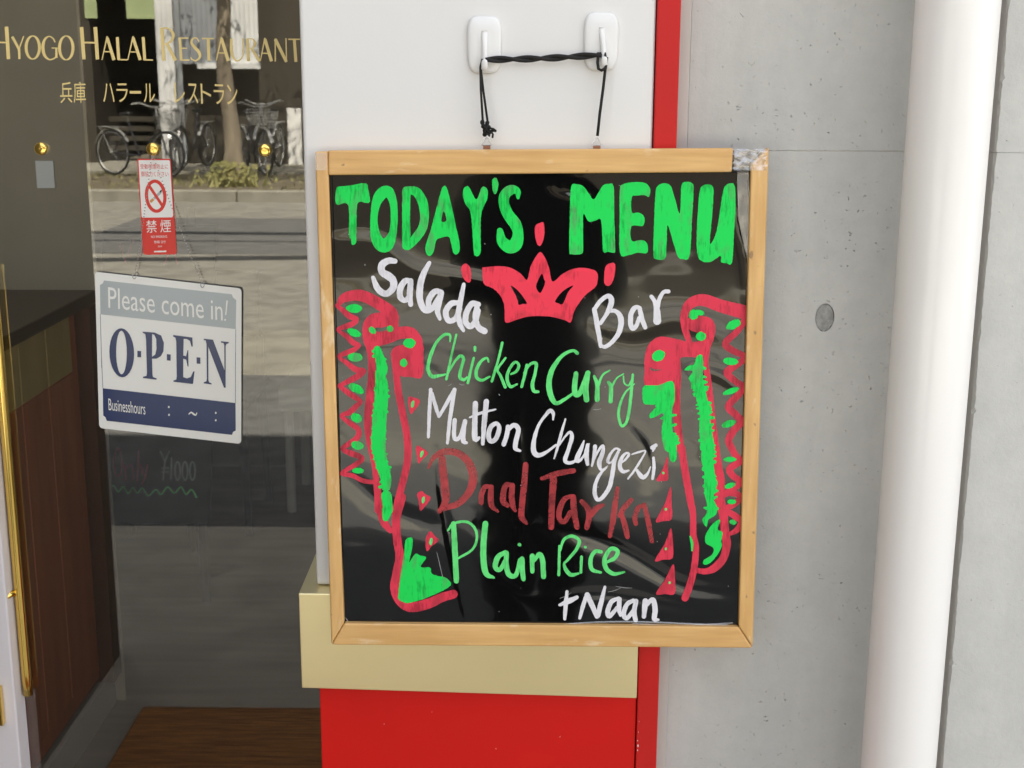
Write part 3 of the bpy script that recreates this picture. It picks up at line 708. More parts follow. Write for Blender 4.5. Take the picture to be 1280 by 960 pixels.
word('lettering', 'wmark', [
 G_([(272,50,32),(262,250,32),(252,472,26)]), G_([(282,85,36),(345,288,30)]), G_([(345,288,30),(410,180,32),(485,50,32)]), G_([(485,50,36),(445,300,36),(422,525,26)]),
 G_([(487,320,38),(480,430,38),(492,490,40),(535,465,34),(578,325,32)]), G_([(578,330,38),(562,450,40),(565,512,42),(592,522,24)]),
 G_([(670,172,46),(665,350,48),(668,490,50),(702,478,28)]), G_([(768,155,48),(748,350,46),(736,532,32)]), G_([(620,298,16),(720,258,26),(852,226,14)]),
 G_([(862,352,36),(812,375,40),(787,450,42),(802,508,42),(850,490,42),(882,400,42),(862,352,36)]),
 G_([(960,382,42),(948,460,42),(922,536,42)]), G_([(950,420,30),(1010,365,42),(1052,402,42),(1032,500,42),(1026,572,40),(1068,594,20)]),
 Z_([(215,168,14),(216,115,30),(190,92,36),(150,130,26),(90,220,26),(52,340,36),(50,440,46),(92,473,40),(160,445,26),(242,385,18)]),
 Z_([(320,165,14),(287,280,24),(255,400,24),(225,500,14)]), Z_([(262,395,12),(320,310,18),(362,275,26),(376,320,34),(347,420,34),(318,510,38),(340,538,32),(390,530,24),(432,490,12)]),
 Z_([(480,350,12),(455,420,34),(428,480,42),(418,522,38),(450,515,22),(500,440,14),(525,375,10)]), Z_([(512,385,30),(500,470,42),(510,552,30)]),
 Z_([(575,398,34),(567,480,30),(548,566,14)]), Z_([(555,540,12),(600,440,18),(642,390,24),(640,450,34),(612,530,40),(617,585,30),(642,600,22),(682,565,8)]),
 Z_([(785,428,22),(750,416,20),(702,470,24),(684,528,28),(712,535,18),(752,480,14),(780,432,12)]), Z_([(775,440,24),(742,520,34),(725,620,36),(700,740,38),(645,828,36),(597,855,32),(572,800,36),(582,710,32),(622,630,24),(675,578,10)]),
 Z_([(790,548,10),(840,505,18),(866,465,22),(842,455,20),(802,500,32),(787,570,36),(815,613,34),(864,604,14)]),
 Z_([(890,466,12),(950,446,18),(1006,437,14),(970,510,18),(920,590,20),(858,675,14)]), Z_([(925,592,22),(960,640,38),(988,664,36),(1025,630,24),(1050,572,10)]),
 Z_([(1076,495,24),(1080,580,30),(1068,675,24)]), Z_([(1064,408,34),(1095,388,34)]), Z_([(1080,412,28),(1070,438,14)])],
 'hand painted Mutton Changezi in white')
I_ = X(520,550,6.8556)
word('lettering', 'thinred', [
 I_([(105,240,18),(150,155,38),(230,104,55),(330,104,60),(420,155,64),(478,250,72),(488,360,70),(440,470,60),(360,545,55),(280,575,48),(200,600,36)]), I_([(225,160,62),(235,300,68),(252,450,70),(250,530,60),(200,615,34)]),
 I_([(640,400,30),(592,402,42),(562,470,46),(558,540,42)]), I_([(645,400,42),(640,500,52),(652,570,42),(702,612,22)]),
 I_([(815,385,36),(770,388,46),(748,455,50),(748,530,52),(785,562,36)]), I_([(825,390,46),(820,480,50),(830,565,45),(852,606,26)]),
 I_([(940,212,50),(925,400,52),(907,560,52),(905,660,50),(945,712,28)]),
 H([(112,308,32),(230,270,45),(365,245,40)]), H([(205,312,55),(192,480,52),(186,698,46)]),
 H([(345,450,34),(290,475,42),(252,560,45),(252,630,42),(292,652,40),(338,580,40)]), H([(362,455,46),(370,580,50),(392,698,40)]),
 H([(428,490,36),(470,535,46),(490,600,50),(470,702,40)]), H([(505,600,44),(550,545,45),(602,520,26)]),
 H([(716,385,32),(696,520,46),(678,650,46),(655,768,32)]), H([(825,480,38),(770,540,42),(735,605,38)]), H([(748,590,38),(780,700,45),(796,775,38)]),
 H([(915,525,30),(880,545,40),(856,620,40),(862,670,36)]), H([(932,520,38),(960,650,42),(992,810,34)])],
 'hand painted Daal Tarka in thin faded red')
J = X(540,640,4.2667)
word('lettering', 'palegreen', [
 J([(115,62,28),(122,200,30),(130,368,28)]), J([(85,98,10),(115,62,14),(180,52,14),(225,82,14),(240,140,14),(215,200,14),(142,246,12)]),
 J([(285,62,30),(275,160,32),(275,260,32),(290,330,30),(330,350,12)]),
 J([(390,215,24),(352,240,28),(337,290,28),(362,308,24),(398,250,24)]), J([(397,218,26),(396,285,28),(412,335,28),(448,335,24),(470,255,22)]),
 J([(480,250,28),(482,310,28),(488,358,24)]), J([(466,174,18),(469,176,16)]),
 J([(535,235,28),(535,318,22)]), J([(545,262,14),(572,225,26),(590,262,28),(595,345,26)]),
 J([(680,182,14),(676,335,16)]), J([(685,205,10),(702,150,16),(745,128,18),(785,152,18),(770,200,18),(722,258,14),(705,275,14),(715,310,20),(742,335,22),(782,328,12)]),
 J([(797,240,16),(794,322,16)]), J([(817,187,16),(820,188,14)]),
 J([(902,212,18),(870,210,20),(847,250,22),(852,305,22),(900,322,14)]),
 J([(930,268,14),(975,245,22),(990,208,22),(955,196,22),(922,245,24),(928,300,24),(970,330,20),(1027,320,10)])],
 'hand painted Plain Rice in pale green')
word('lettering', 'wmark', [
 J([(720,425,18),(713,500,24),(708,570,16)]), J([(680,496,14),(730,475,28),(772,455,20)]),
 J([(825,440,20),(806,500,22),(788,566,16)]), J([(828,442,30),(880,556,26)]), J([(885,552,26),(905,470,24),(922,400,14)]),
 J([(995,460,20),(957,480,24),(937,530,26),(947,556,24),(988,510,20)]), J([(1000,465,24),(998,520,24),(1005,552,14)]),
 J([(1075,472,22),(1040,492,24),(1022,545,26),(1040,566,24),(1078,520,20)]), J([(1088,475,24),(1078,530,26),(1086,576,24)]),
 J([(1138,475,30),(1130,558,24)]), J([(1140,500,20),(1178,467,26),(1190,520,28),(1186,570,26),(1207,575,14)])],
 'hand painted + Naan in white')
K_ = X(410,350,7.385); L_ = X(410,470,5.647); Mm = X(400,540,3.692); N2 = X(780,350,4.571); Q_ = X(800,560,4.8); R8 = X(400,350,4.8)
word('drumstick_drawing', 'pinkred', [
 K_([(95,228,40),(150,165,85),(280,140,105),(400,180,105),(500,240,110),(590,300,100),(590,360,110)]),
 sh(K_, [(318,460),(335,380),(390,320),(480,300),(640,305),(652,420),(652,500),(600,560),(500,600),(455,622),(420,625),(350,620),(322,540)], [(436,442),(490,440),(548,430),(530,468),(490,476),(452,478)]),
 K_([(480,550,110),(560,530,110),(660,490,110),(760,490,110),(820,560,100),(830,650,90)]),
 sh(K_, [(585,680),(605,630),(660,605),(860,590),(880,700),(866,895),(760,895),(670,885),(600,800)]),
 K_([(385,580,85),(400,700,70),(405,850,70),(400,960,72)]), L_([(308,10,50),(297,150,60),(282,300,55),(285,420,45),(310,540,42),(332,650,42),(345,800,42),(350,950,42)]),
 Mm([(262,235,32),(275,350,38),(298,420,36),(325,455,24)]),
 K_([(610,680,60),(625,780,70),(635,900,62),(645,985,60)]), L_([(485,5,48),(500,130,50),(530,280,50),(558,430,50),(560,600,52),(530,740,50),(490,900,52),(475,1000,50)]),
 Mm([(378,300,38),(352,400,40),(357,500,38),(368,580,40),(355,650,42),(345,720,42),(370,778,46),(420,808,46),(500,792,46),(560,765,42),(615,748,40)]),
 K_([(80,235,36),(150,290,52),(200,335,55),(265,362,44),(225,405,50),(130,440,44),(92,460,30),(170,520,46),(240,585,50),(292,602,30),(235,645,46),(150,680,46),(100,706,32),(180,770,46),(260,828,56),(335,840,42),(270,890,56),(180,938,46),(105,975,32)]),
 L_([(82,70,32),(130,110,38),(190,150,38),(232,182,28),(200,212,38),(150,258,40),(95,280,26),(150,330,38),(212,375,38),(210,430,40),(150,478,36),(100,512,28),(160,545,40),(240,580,36),(200,622,36),(98,687,28),(170,702,32),(250,740,32),(332,750,30)]),
 ], 'red painted outline of a long drumstick at left')
word('drumstick_drawing', 'pinkred', [
 N2([(372,350,34),(347,270,40),(345,195,46),(380,135,58),(450,115,68),(560,150,74),(680,182,80)]),
 sh(N2, [(360,225),(430,205),(500,222),(522,275),(508,350),(478,410),(440,440),(330,442),(320,480),(318,520),(280,580),(220,602),(122,602),(118,520),(118,445),(140,370),(200,325),(290,335),(350,350),(385,352),(430,350),(450,330),(430,305),(385,290),(360,270)],
    [(150,498),(172,510),(215,512),(180,520),(152,515)]),
 N2([(690,195,34),(690,225,36),(650,290,36),(580,362,38),(620,402,38),(690,445,34),(605,510,42),(590,535,42),(640,582,38),(682,610,32),(650,660,40),(598,722,42),(640,772,42),(668,810,42),(620,870,42),(598,920,42),(618,965,40)]),
 Q_([(545,-5,40),(572,42,42),(598,82,38),(540,122,42),(552,162,42),(602,205,34),(550,250,46),(505,282,36)]), Q_([(495,270,36),(570,272,40),(600,300,36),(560,340,38),(500,368,30)]), Q_([(510,372,32),(572,410,42),(602,445,32),(580,492,34),(530,520,20)]),
 N2([(478,370,36),(468,470,30),(480,570,36),(495,700,36),(512,850,36),(530,975,36)]), Q_([(458,0,36),(470,120,48),(485,200,50),(478,300,60),(500,400,52),(510,500,50),(520,580,50),(500,660,48),(450,718,48),(395,740,36),(345,735,32)]),
 N2([(302,440,40),(305,560,42),(300,660,42),(305,800,42),(325,975,42)]), Q_([(250,-5,44),(267,120,44),(300,300,44),(318,400,38),(320,520,40),(335,600,38),(325,720,40),(300,820,42),(270,900,44)])],
 'red painted outline of a long drumstick at right', h=.00021)
gd = []
for f_, xs in ((K_, [(242,262,75,42,0),(240,485,68,34,22),(252,712,68,40,5),(410,465,38,28,50),(572,450,30,30,-40),(752,583,55,46,0),(698,765,34,38,0)]),
               (L_, [(200,88,60,30,28),(200,295,42,30,35),(208,490,45,30,12),(212,668,42,20,0)]),
               (N2, [(625,255,45,24,-25),(610,465,42,22,5),(612,635,50,16,-18),(598,822,40,19,-18),(440,322,30,26,0),(197,432,38,30,-30),(398,198,26,30,20),(430,186,28,16,10)]),
               (Q_, [(540,68,38,15,0),(540,225,34,16,-18),(550,322,26,15,0),(558,445,22,15,10)])):
    for (cx_, cy_, rx_, ry_, ro_) in xs: gd.append(('S', [f_(ell(cx_, cy_, rx_, ry_, ro_))]))
for g_ in gd: word('green_dot', 'green', [g_], h=.00045)
for g_ in [
 K_([(455,640,66),(478,720,86),(500,820,100),(480,890,90)]),
 L_([(365,-20,66),(378,60,90),(378,100,94),(375,200,95),(364,290,100),(360,380,100),(355,470,100),(366,560,90),(385,640,85),(408,720,76),(410,785,64)]), L_([(412,845,76),(425,945,70)]), Mm([(310,360,50),(303,398,30)]),
 sh(Mm, [(362,770),(362,740),(375,640),(388,560),(395,500),(412,488),(427,492),(425,540),(412,600),(440,562),(462,570),(490,580),(465,622),(508,625),(515,652),(545,665),(580,672),(605,702),(575,728),(540,745),(480,770),(430,785),(395,790)]),
 sh(N2, [(345,515),(370,490),(400,482),(418,435),(445,428),(452,480),(450,560),(462,620),(480,700),(492,800),(505,870),(512,975),(440,975),(435,920),(430,850),(432,760),(415,690),(408,630),(385,620),(382,585),(370,560),(392,520)]),
 sh(Q_, [(378,-8),(440,-8),(440,80),(455,180),(465,215),(440,300),(462,350),(455,400),(410,430),(400,475),(375,430),(400,390),(400,330),(385,260),(385,150),(368,70)]),
 sh(Q_, [(432,460),(470,430),(480,440),(465,490),(495,505),(488,560),(490,590),(465,640),(420,690),(385,700),(380,675),(430,640),(440,600),(395,570),(395,520)]),
 sh(N2, [(110,612),(150,602),(200,600),(278,580),(290,680),(275,740),(272,830),(288,900),(300,975),(238,975),(215,880),(225,765),(195,775),(150,790),(150,762),(190,716),(145,712),(110,700)]),
 sh(Q_, [(168,-10),(214,-10),(216,72),(188,82),(176,40)]), Q_([(300,530,8),(312,570,16),(312,615,10)])]: word('green_fill', 'green', [g_], h=.00045)
tr_ = [R8([(528,718),(535,700),(565,705),(600,725),(575,775),(545,805),(533,770)]), L_([(620,512),(632,490),(660,505),(705,545),(665,590),(638,618),(628,565)]),
 L_([(628,835),(658,812),(690,835),(727,860),(690,915),(652,952),(640,885)]), Mm([(488,492),(508,458),(530,480),(548,500),(515,528),(492,550)]),
 Q_([(165,52),(168,120),(168,190),(130,198),(98,194),(135,130)]), Q_([(183,232),(190,330),(190,425),(140,438),(95,440),(150,330)]), Q_([(185,480),(198,570),(195,660),(140,670),(90,675),(150,570)]), Q_([(200,697),(210,790),(208,875),(150,876),(95,875),(150,790)])]
for t_ in tr_: word('triangle_mark', 'pinkred', [('S', [t_])])
for f_, q in ((R8,(556,745,10,22,10)),(L_,(662,550,11,26,15)),(L_,(672,875,11,26,8)),(Mm,(512,505,8,17,10)),(Q_,(140,150,7,8,0)),(Q_,(155,368,8,9,0)),(Q_,(155,605,7,8,0)),(Q_,(178,808,7,8,0))): word('green_dot', 'palegreen', [('S', [f_(ell(*q))])], h=.00045)
# dry ragged brush ends along the green strands
def feather(f_, path, half, label=None):
    b = MB(); C = cmr([(x, y, 1) for x, y in f_(path)], 3.2); rr = random.Random(len(path)*7+int(half*3))
    for c in C:
        for s_ in (-1, 1):
            if rr.random() < .62: continue
            r0 = half*rr.uniform(.1,.5); r1 = half*rr.uniform(.85,1.12); dy = rr.uniform(-2.5,1.5)
            stroke(b, Qb, [(c[0]+s_*r0, c[1], rr.uniform(4,6.5)), (c[0]+s_*r1, c[1]+dy, rr.uniform(2,4.5))], .00062, jit=.15)
    o = b.go('green_brush_marks', 'green', mb_); o['kind'] = 'stuff'
feather(L_, [(378,10),(380,100),(378,200),(366,290),(360,380),(355,470),(368,560),(388,640),(408,720),(412,780)], 8.2)
feather(K_, [(460,650),(480,720),(500,820),(490,890)], 6.2)
feather(N2, [(425,500),(432,600),(452,700),(470,800),(475,900),(478,960)], 8.6)
feather(Q_, [(408,10),(412,120),(420,200),(425,300),(425,380)], 8.0)
feather(N2, [(200,640),(215,700),(250,760),(250,850),(268,940)], 9.5)
# specks and scratches in the film
sp = MB(); rr = random.Random(6)
for i in range(34):
    x, y = rr.uniform(425,925), rr.uniform(225,775); s_ = rr.uniform(.25,.7); shape(sp, Qb, [ell(x, y, s_*rr.uniform(1,2.2), s_, rr.uniform(0,180), 6)], .0001, sm=False)
for (x, y, dx, dy) in ((574,480,6,1),(560,482,4,-2),(742,512,9,-1),(828,517,4,1),(846,503,3,1),(760,740,16,-5),(700,748,14,-7),(770,733,20,2),(432,772,6,8),(546,690,10,42),(868,460,8,3)):
    stroke(sp, Qb, [(x,y,.5),(x+dx*.5,y+dy*.5+.6,.8),(x+dx,y+dy,.4)], .0001, jit=.1)
tag(sp.go('film_scratch', mat('film_scuff', (.30,.31,.30), .5), mb_), kind='stuff')

# ---- hanger rings on the frame top
for (x, y) in ((608.5,184),(746,184)):
    b = MB(); z_ = lambda dx, dy: Qf(x+dx, y+dy, -.009)
    b.tube([z_(-6.5,-3),z_(-1.5,-11.5),z_(1.5,-11.5),z_(6.5,-3),z_(4.5,-2),z_(-4.5,-2)], .00055, 6, closed=True)
    b.go('hanger_ring', 'steel', mb_)
    b = MB(); p, q = z_(-4.5,-1.8), z_(4.5,2.5); b.box(p.x, q.x, p.y-.0015, p.y+.0015, q.z, p.z); b.go('hanger_clip', 'rust', mb_)

# ============================================================ HOOKS AND CORD
def hook(cx, y0, y1, w, label, tx):
    p = onY(cx, y0, 0); q = onY(cx, y1, 0); h_ = (p.z-q.z); cz = (p.z+q.z)/2; W_ = w*.5*1.46/F*1.0
    t = thing('adhesive_hook', (p.x, -.001, cz), label, 'hook', 'white adhesive hooks')
    def plate(sx, sz, y, n=40, k=4.0):
        out = []
        for i in range(n):
            a_ = 2*PI*i/n; c, s_ = math.cos(a_), math.sin(a_)
            x_ = abs(c)**(2/k)*(1 if c > 0 else -1); z_ = abs(s_)**(2/k)*(1 if s_ > 0 else -1)
            tap = 1-.06*(1-z_)/2
            out.append(Vector((p.x+x_*sx*tap, y, cz+z_*sz)))
        return out
    b = MB(); rings = [plate(W_, h_/2, -.0004), plate(W_, h_/2, -.0028), plate(W_*.96, h_/2*.975, -.0046), plate(W_*.86, h_/2*.91, -.0056), plate(W_*.5, h_/2*.6, -.0062)]
    n = 40
    for r in rings: b.v += r
    for i in range(len(rings)-1):
        for j in range(n): b.f.append((i*n+j, i*n+(j+1) % n, (i+1)*n+(j+1) % n, (i+1)*n+j))
    b.f.append(tuple((len(rings)-1)*n+j for j in range(n)))
    b.go('hook_plate', 'plastic', t, smooth=True)
    X0 = onY(tx, y1-18, -.012).x
    b = MB()
    top = cz+h_*.18; bot = onY(tx, y1-4, -.014).z
    pts = [(p.x,-.005,top+.004,.0035,.002),(p.x*.6+X0*.4,-.0078,top-.006,.0036,.0026),(X0,-.0088,(top+bot)/2,.0033,.0028),(X0,-.0095,bot+.007,.0034,.0028),(X0,-.0135,bot+.001,.0036,.0028),(X0,-.019,bot+.0015,.0037,.0026),(X0,-.0215,bot+.007,.0036,.0022),(X0,-.022,bot+.012,.003,.0016)]
    b2 = []; n = 12
    for (x_, y_, z_, rx, ry) in pts:
        for j in range(n):
            a_ = 2*PI*j/n; b2.append(Vector((x_+rx*math.cos(a_), y_+(ry if z_ > bot+.003 else ry*.5)*math.sin(a_), z_+(0 if z_ > bot+.003 else ry*math.cos(a_)*0)+ (ry*.8*math.sin(a_) if z_ <= bot+.003 else 0))))
    Fs = []
    for i in range(len(pts)-1):
        for j in range(n): Fs.append((i*n+j, i*n+(j+1) % n, (i+1)*n+(j+1) % n, (i+1)*n+j))
    Fs.append(tuple(range(n))); Fs.append(tuple((len(pts)-1)*n+j for j in range(n)))
    ho = mk('hook_prong', b2, Fs, 'plastic', t, smooth=True)
    sb = ho.modifiers.new('sub', 'SUBSURF'); sb.levels = 1; sb.render_levels = 2
    return X0, bot
hA = hook(605.5, 20, 92, 44, 'white adhesive hook at left holding the knotted end of the black cord', 606)
hB = hook(752, 15.5, 88.5, 44, 'white adhesive hook at right with the cord looped round its prong', 755)
cord = thing('hanging_cord', tuple(onY(680,72,-.014)), 'black twisted cord stretched between two white hooks and down to the board', 'cord')
b = MB()
pA, pB = onY(607,74.5,-.014), onY(752,68.5,-.014); n = 60
for ph in (0, PI):
    P = []
    for i in range(n+1):
        t_ = i/n; c = pA.lerp(pB, t_); a_ = ph+t_*2*PI*2.1; r_ = .0019
        c = c+Vector((0, math.cos(a_)*r_*.9, math.sin(a_)*r_))+Vector((0,0,-.0012*math.sin(PI*t_)))
        P.append(c)
    b.tube(P, .0021, 8)
b.go('twisted_span', 'cord', cord, smooth=True)
b = MB()
def cpath(pts, r=.0013): b.tube([onY(x, y, Y) for x, y, Y in pts], r, 8)
cpath([(603,74,-.012),(600.5,84,-.016),(601,110,-.018),(603.5,152,-.02)])
cpath([(603,74,-.010),(601,86,-.012),(604,112,-.016),(609.5,152,-.019)])
b.go('left_strand', 'cord', cord, smooth=True)
b = MB()
cpath([(748,66,-.014),(747,78,-.018),(748,86,-.021),(752,88,-.022),(757,85,-.021),(758.5,72,-.014)], .0017)
cpath([(756,66,-.010),(757.5,78,-.014),(754,110,-.016),(750,140,-.018),(746.8,170,-.020)], .0016)
b.go('right_strand', 'cord', cord, smooth=True)
b = MB(); rr = random.Random(2)
for (x, y, r) in ((603,153,.0026),(609,154,.0024),(605,158,.0034),(610,159,.0033),(607,163,.0034),(611,165,.0032),(606,168,.0026),(616,163,.0022),(619,163.5,.0016)):
    p = onY(x, y, -.02); b.ball(p, r, 6, (1, .8, rr.uniform(.8,1.2)))
for (x0, y0, x1, y1) in ((602,155,611,167),(611,152,604,169),(612,160,620,164),(604,166,612,170),(615,166,615.5,172)):
    b.tube([onY(x0,y0,-.0225), onY((x0+x1)/2+1,(y0+y1)/2-1,-.0245), onY(x1,y1,-.022)], .0011, 6)
b.go('knot', 'cord', cord, smooth=True)

# ============================================================ GLASS DOOR
gd_ = thing('glass_door', (-1.0,GY,0), 'clear glass shop door lettered Hyogo Halal Restaurant in gold, with brass pull bar', 'door')
x0, x1 = onY(-60,400,GY).x-.5, xl+.012
b = MB().box(x0, x1, GY, GY+.008, .012, 2.7)
mk('glass_pane', b.v, b.f, 'clear', gd_, mats=(['glass'], {0: 1}))
def Qg(x, y, h=0.0): return onY(x, y, GY-.0002-h)
xs_ = onY(9,740,.09).x
MB().box(xs_-.06, xs_, .085, .119, .0, 2.7).go('door_stile', 'stile', gd_, bevel=.002)
b = MB().box(x0, xl+.012, .123, .16, 0, .011); b.go('threshold_rail', 'steel', gd_)
b = MB()
HY = .109
t0, t1 = onY(24,868,HY), onY(24,868,HY); hx = onY(33.5,850,HY).x
b.tube([(hx,HY,t0.z+i*.03) for i in range(20)], .0062, 20); h_ = b.go('pull_bar', 'gold', gd_, smooth=False)
for f in h_.data.polygons: f.use_smooth = len(f.vertices) == 4
zbk = onY(18,740,HY).z
MB().tube([(hx,HY,zbk),(hx-.008,HY-.006,zbk),(xs_-.004,.09,zbk)], .0042, 12).go('pull_bar_bracket', 'gold', gd_, smooth=True)
MB().box(onY(-14,880,.08).x, onY(3.5,880,.08).x, .074, .084, onY(2,905,.08).z, onY(2,858,.08).z).go('lock_plate', 'gold', gd_, bevel=.001)
X1 = X(0,20,6.4); Y1 = X(180,20,6.4)
def letter(items, f):
    b = MB()
    for it in items: stroke(b, Qg, f(it), .00015, jit=0.02, cap=False, step=.9)
    return b
def oval(cx, cy, rx, ry, sw, tw, n=20):
    return [(cx+rx*math.cos(2*PI*i/n), cy+ry*math.sin(2*PI*i/n), tw+(sw-tw)*abs(math.cos(2*PI*i/n))) for i in range(n+1)]
LET = [(X1, [[(-55,85,30),(-40,345,28)],[(52,85,30),(68,345,28)],[(-45,210,12),(60,212,12)]]),
 (X1, [[(98,165,22),(152,265,20)],[(190,160,9),(152,265,10)],[(152,258,20),(155,345,18)]]),
 (X1, [oval(262,252,53,92,24,9)]), (X1, [[(440,210,12),(425,180,10),(390,163,10),(357,190,20),(343,250,26),(357,315,22),(395,348,12),(435,338,12),(452,318,12)],[(450,255,18),(452,335,18)],[(412,256,8),(462,256,8)]]),
 (X1, [oval(530,255,54,95,24,9)]), (X1, [[(652,88,30),(672,347,28)],[(762,88,30),(780,347,28)],[(665,212,14),(770,214,14)]]),
 (X1, [[(858,162,12),(815,352,8)],[(858,175,24),(912,352,26)],[(835,285,9),(895,287,9)]]), (X1, [[(938,168,24),(950,350,24)],[(945,349,11),(1022,350,11)]]),
 (X1, [[(1065,162,12),(1022,352,8)],[(1065,175,24),(1122,352,26)],[(1042,287,9),(1100,288,9)]]), (X1, [[(1145,168,24),(1158,352,24)],[(1152,351,11),(1224,352,11)]]),
 (Y1, [[(142,92,28),(158,358,26)],[(150,97,10),(200,102,14),(233,145,24),(222,195,20),(185,220,12),(160,225,8)],[(180,218,22),(252,357,30)]]),
 (Y1, [[(286,172,22),(298,355,22)],[(285,176,10),(356,177,10)],[(293,258,9),(345,258,9)],[(298,353,11),(364,353,11)]]),
 (Y1, [[(440,205,10),(420,177,10),(390,182,14),(380,215,20),(405,250,24),(440,290,24),(446,330,18),(415,357,12),(382,345,10),(374,328,8)]]),
 (Y1, [[(462,180,11),(560,181,11)],[(513,180,24),(520,358,24)]]), (Y1, [[(620,170,12),(578,357,8)],[(620,180,24),(675,359,26)],[(598,295,9),(655,297,9)]]),
 (Y1, [[(698,180,22),(703,300,22),(735,356,14),(772,345,10),(792,300,10),(790,178,10)]]),
 (Y1, [[(828,180,24),(835,362,24)],[(830,183,8),(868,186,10),(888,220,22),(870,255,12),(838,262,8)],[(858,258,18),(925,363,24)]]),
 (Y1, [[(968,175,12),(930,360,8)],[(968,185,24),(1020,362,26)],[(945,297,9),(1005,300,9)]]),
 (Y1, [[(1050,180,10),(1050,364,10)],[(1050,186,26),(1140,367,24)],[(1136,178,10),(1140,366,10)]]),
 (Y1, [[(1155,186,11),(1248,187,11)],[(1203,186,24),(1215,367,24)]])]
for f_, it in LET: letter(it, f_).go('gold_letter', 'goldletter', gd_)
for body, tl, tr, bl in (('兵庫',(74,102.5),(107.5,102),(75,129)),('ハラール',(127,104),(194.5,104.5),(127.5,127.5)),('レストラン',(216,103.5),(298,106),(217,128.5))):
    for i, ch in enumerate(body):
        n_ = len(body); u0 = i/n_+.02; u1 = (i+1)/n_-.02
        L0 = lambda p, q, u: (p[0]+(q[0]-p[0])*u, p[1]+(q[1]-p[1])*u)
        vr = (.30,.46) if ch == 'ー' else None
        if ch == 'ー':
            b = MB(); c0 = L0(tl, tr, u0); c1 = L0(tl, tr, u1); hgt = bl[1]-tl[1]
            stroke(b, Qg, [(c0[0], c0[1]+hgt*.47, 3.4),(c1[0], c1[1]+hgt*.47, 3.4)], .00015, jit=0, cap=False)
        else:
            b = MB(); glyphs(b, Qg, ch, L0(tl, tr, u0), L0(tl, tr, u1), (L0(tl, tr, u0)[0]+.8, bl[1]+(tr[1]-tl[1])*u0), .00015)
        b.go('gold_character', 'goldletter', gd_)
# brass glass fixings
for k, (x, y) in enumerate(((50.5,186),(190.5,186.5),(331,188))):
    c = onY(x, y, GY-.006); r_ = .0078
    b = MB(); n = 28; prof = [(r_*.92,.0058),(r_,.0045),(r_,.001),(r_*.93,-.001),(r_*.8,-.0016),(0.0006,-.0011)]
    for (rr_, yy) in prof:
        for j in range(n): b.v.append(Vector((c.x+rr_*math.cos(2*PI*j/n), c.y+yy, c.z+rr_*math.sin(2*PI*j/n))))
    for i in range(len(prof)-1):
        for j in range(n): b.f.append((i*n+j, i*n+(j+1) % n, (i+1)*n+(j+1) % n, (i+1)*n+j))
    b.f.append(tuple((len(prof)-1)*n+j for j in range(n)))
    b.go('brass_fixing', 'gold', gd_, smooth=True)

# ============================================================ NO SMOKING STICKER (outside face of the glass)
st_ = thing('no_smoking_sticker', tuple(onY(198,320,GY-.001)), 'red and white no smoking sticker on the glass above the open sign', 'sticker')
def Qs(x, y, h=0.0): return onY(x, y, GY-.0006-h)
b = MB(); shape(b, Qs, [[(171.5,200),(173,198.5),(212,198.5),(213.5,200),(221,315),(219.5,318),(181,318.5),(179,317)]], .0003, sm=False); b.go('sticker_sheet', 'redprint', st_)
S_ = X(130,140,4.8)
b = MB(); shape(b, Qs, [S_([(207,292),(212,289),(388,289),(395,294),(415,620),(410,632),(232,634),(226,626)])], .00045, sm=False); b.go('white_field', 'stickwhite', st_)
b = MB(); P = S_([(c[0], c[1], 20) for c in [(310+55*math.cos(2*PI*i/28)+ .06*math.sin(2*PI*i/28)*90, 505+90*math.sin(2*PI*i/28)) for i in range(29)]])
stroke(b, Qs, P, .0006, jit=0, cap=False); stroke(b, Qs, S_([(272,445,17),(350,562,17)]), .0006, jit=0, cap=False); b.go('no_smoking_symbol', 'redprint', st_)
b = MB(); stroke(b, Qs, S_([(300,520,16),(340,480,16)]), .00052, jit=0, cap=False); b.go('cigarette', 'greyprint', st_)
b = MB(); stroke(b, Qs, S_([(278,540,16),(297,522,16)]), .00052, jit=0, cap=False); b.go('cigarette_filter', 'orange', st_)
b = MB(); stroke(b, Qs, S_([(338,482,12),(345,468,8)]), .00053, jit=0, cap=False); b.go('cigarette_tip', 'black', st_)
b = MB()
p1 = lambda x, y: S_([(x, y)])[0][:2]
glyphs(b, Qs, '受動喫煙防止に', p1(217,312), p1(383,312), p1(219,342), .00055); glyphs(b, Qs, '御協力ください', p1(221,356), p1(385,356), p1(223,388), .00055)
b.go('red_caption', 'redprint', st_)
b = MB(); glyphs(b, Qs, '禁', p1(252,650), p1(315,648), p1(255,725), .00055); glyphs(b, Qs, '煙', p1(336,648), p1(400,646), p1(339,723), .00055)
glyphs(b, Qs, 'NO SMOKING', p1(282,742), p1(378,740), p1(283,756), .00055); glyphs(b, Qs, '禁烟 금연', p1(300,772), p1(368,771), p1(301,788), .00055)
glyphs(b, Qs, '兵庫県', p1(322,802), p1(348,801), p1(323,812), .00055); stroke(b, Qs, S_([(300,838,9),(374,836,9)]), .00055, jit=.2, cap=False, step=1)
b.go('white_caption', 'stickwhite', st_)

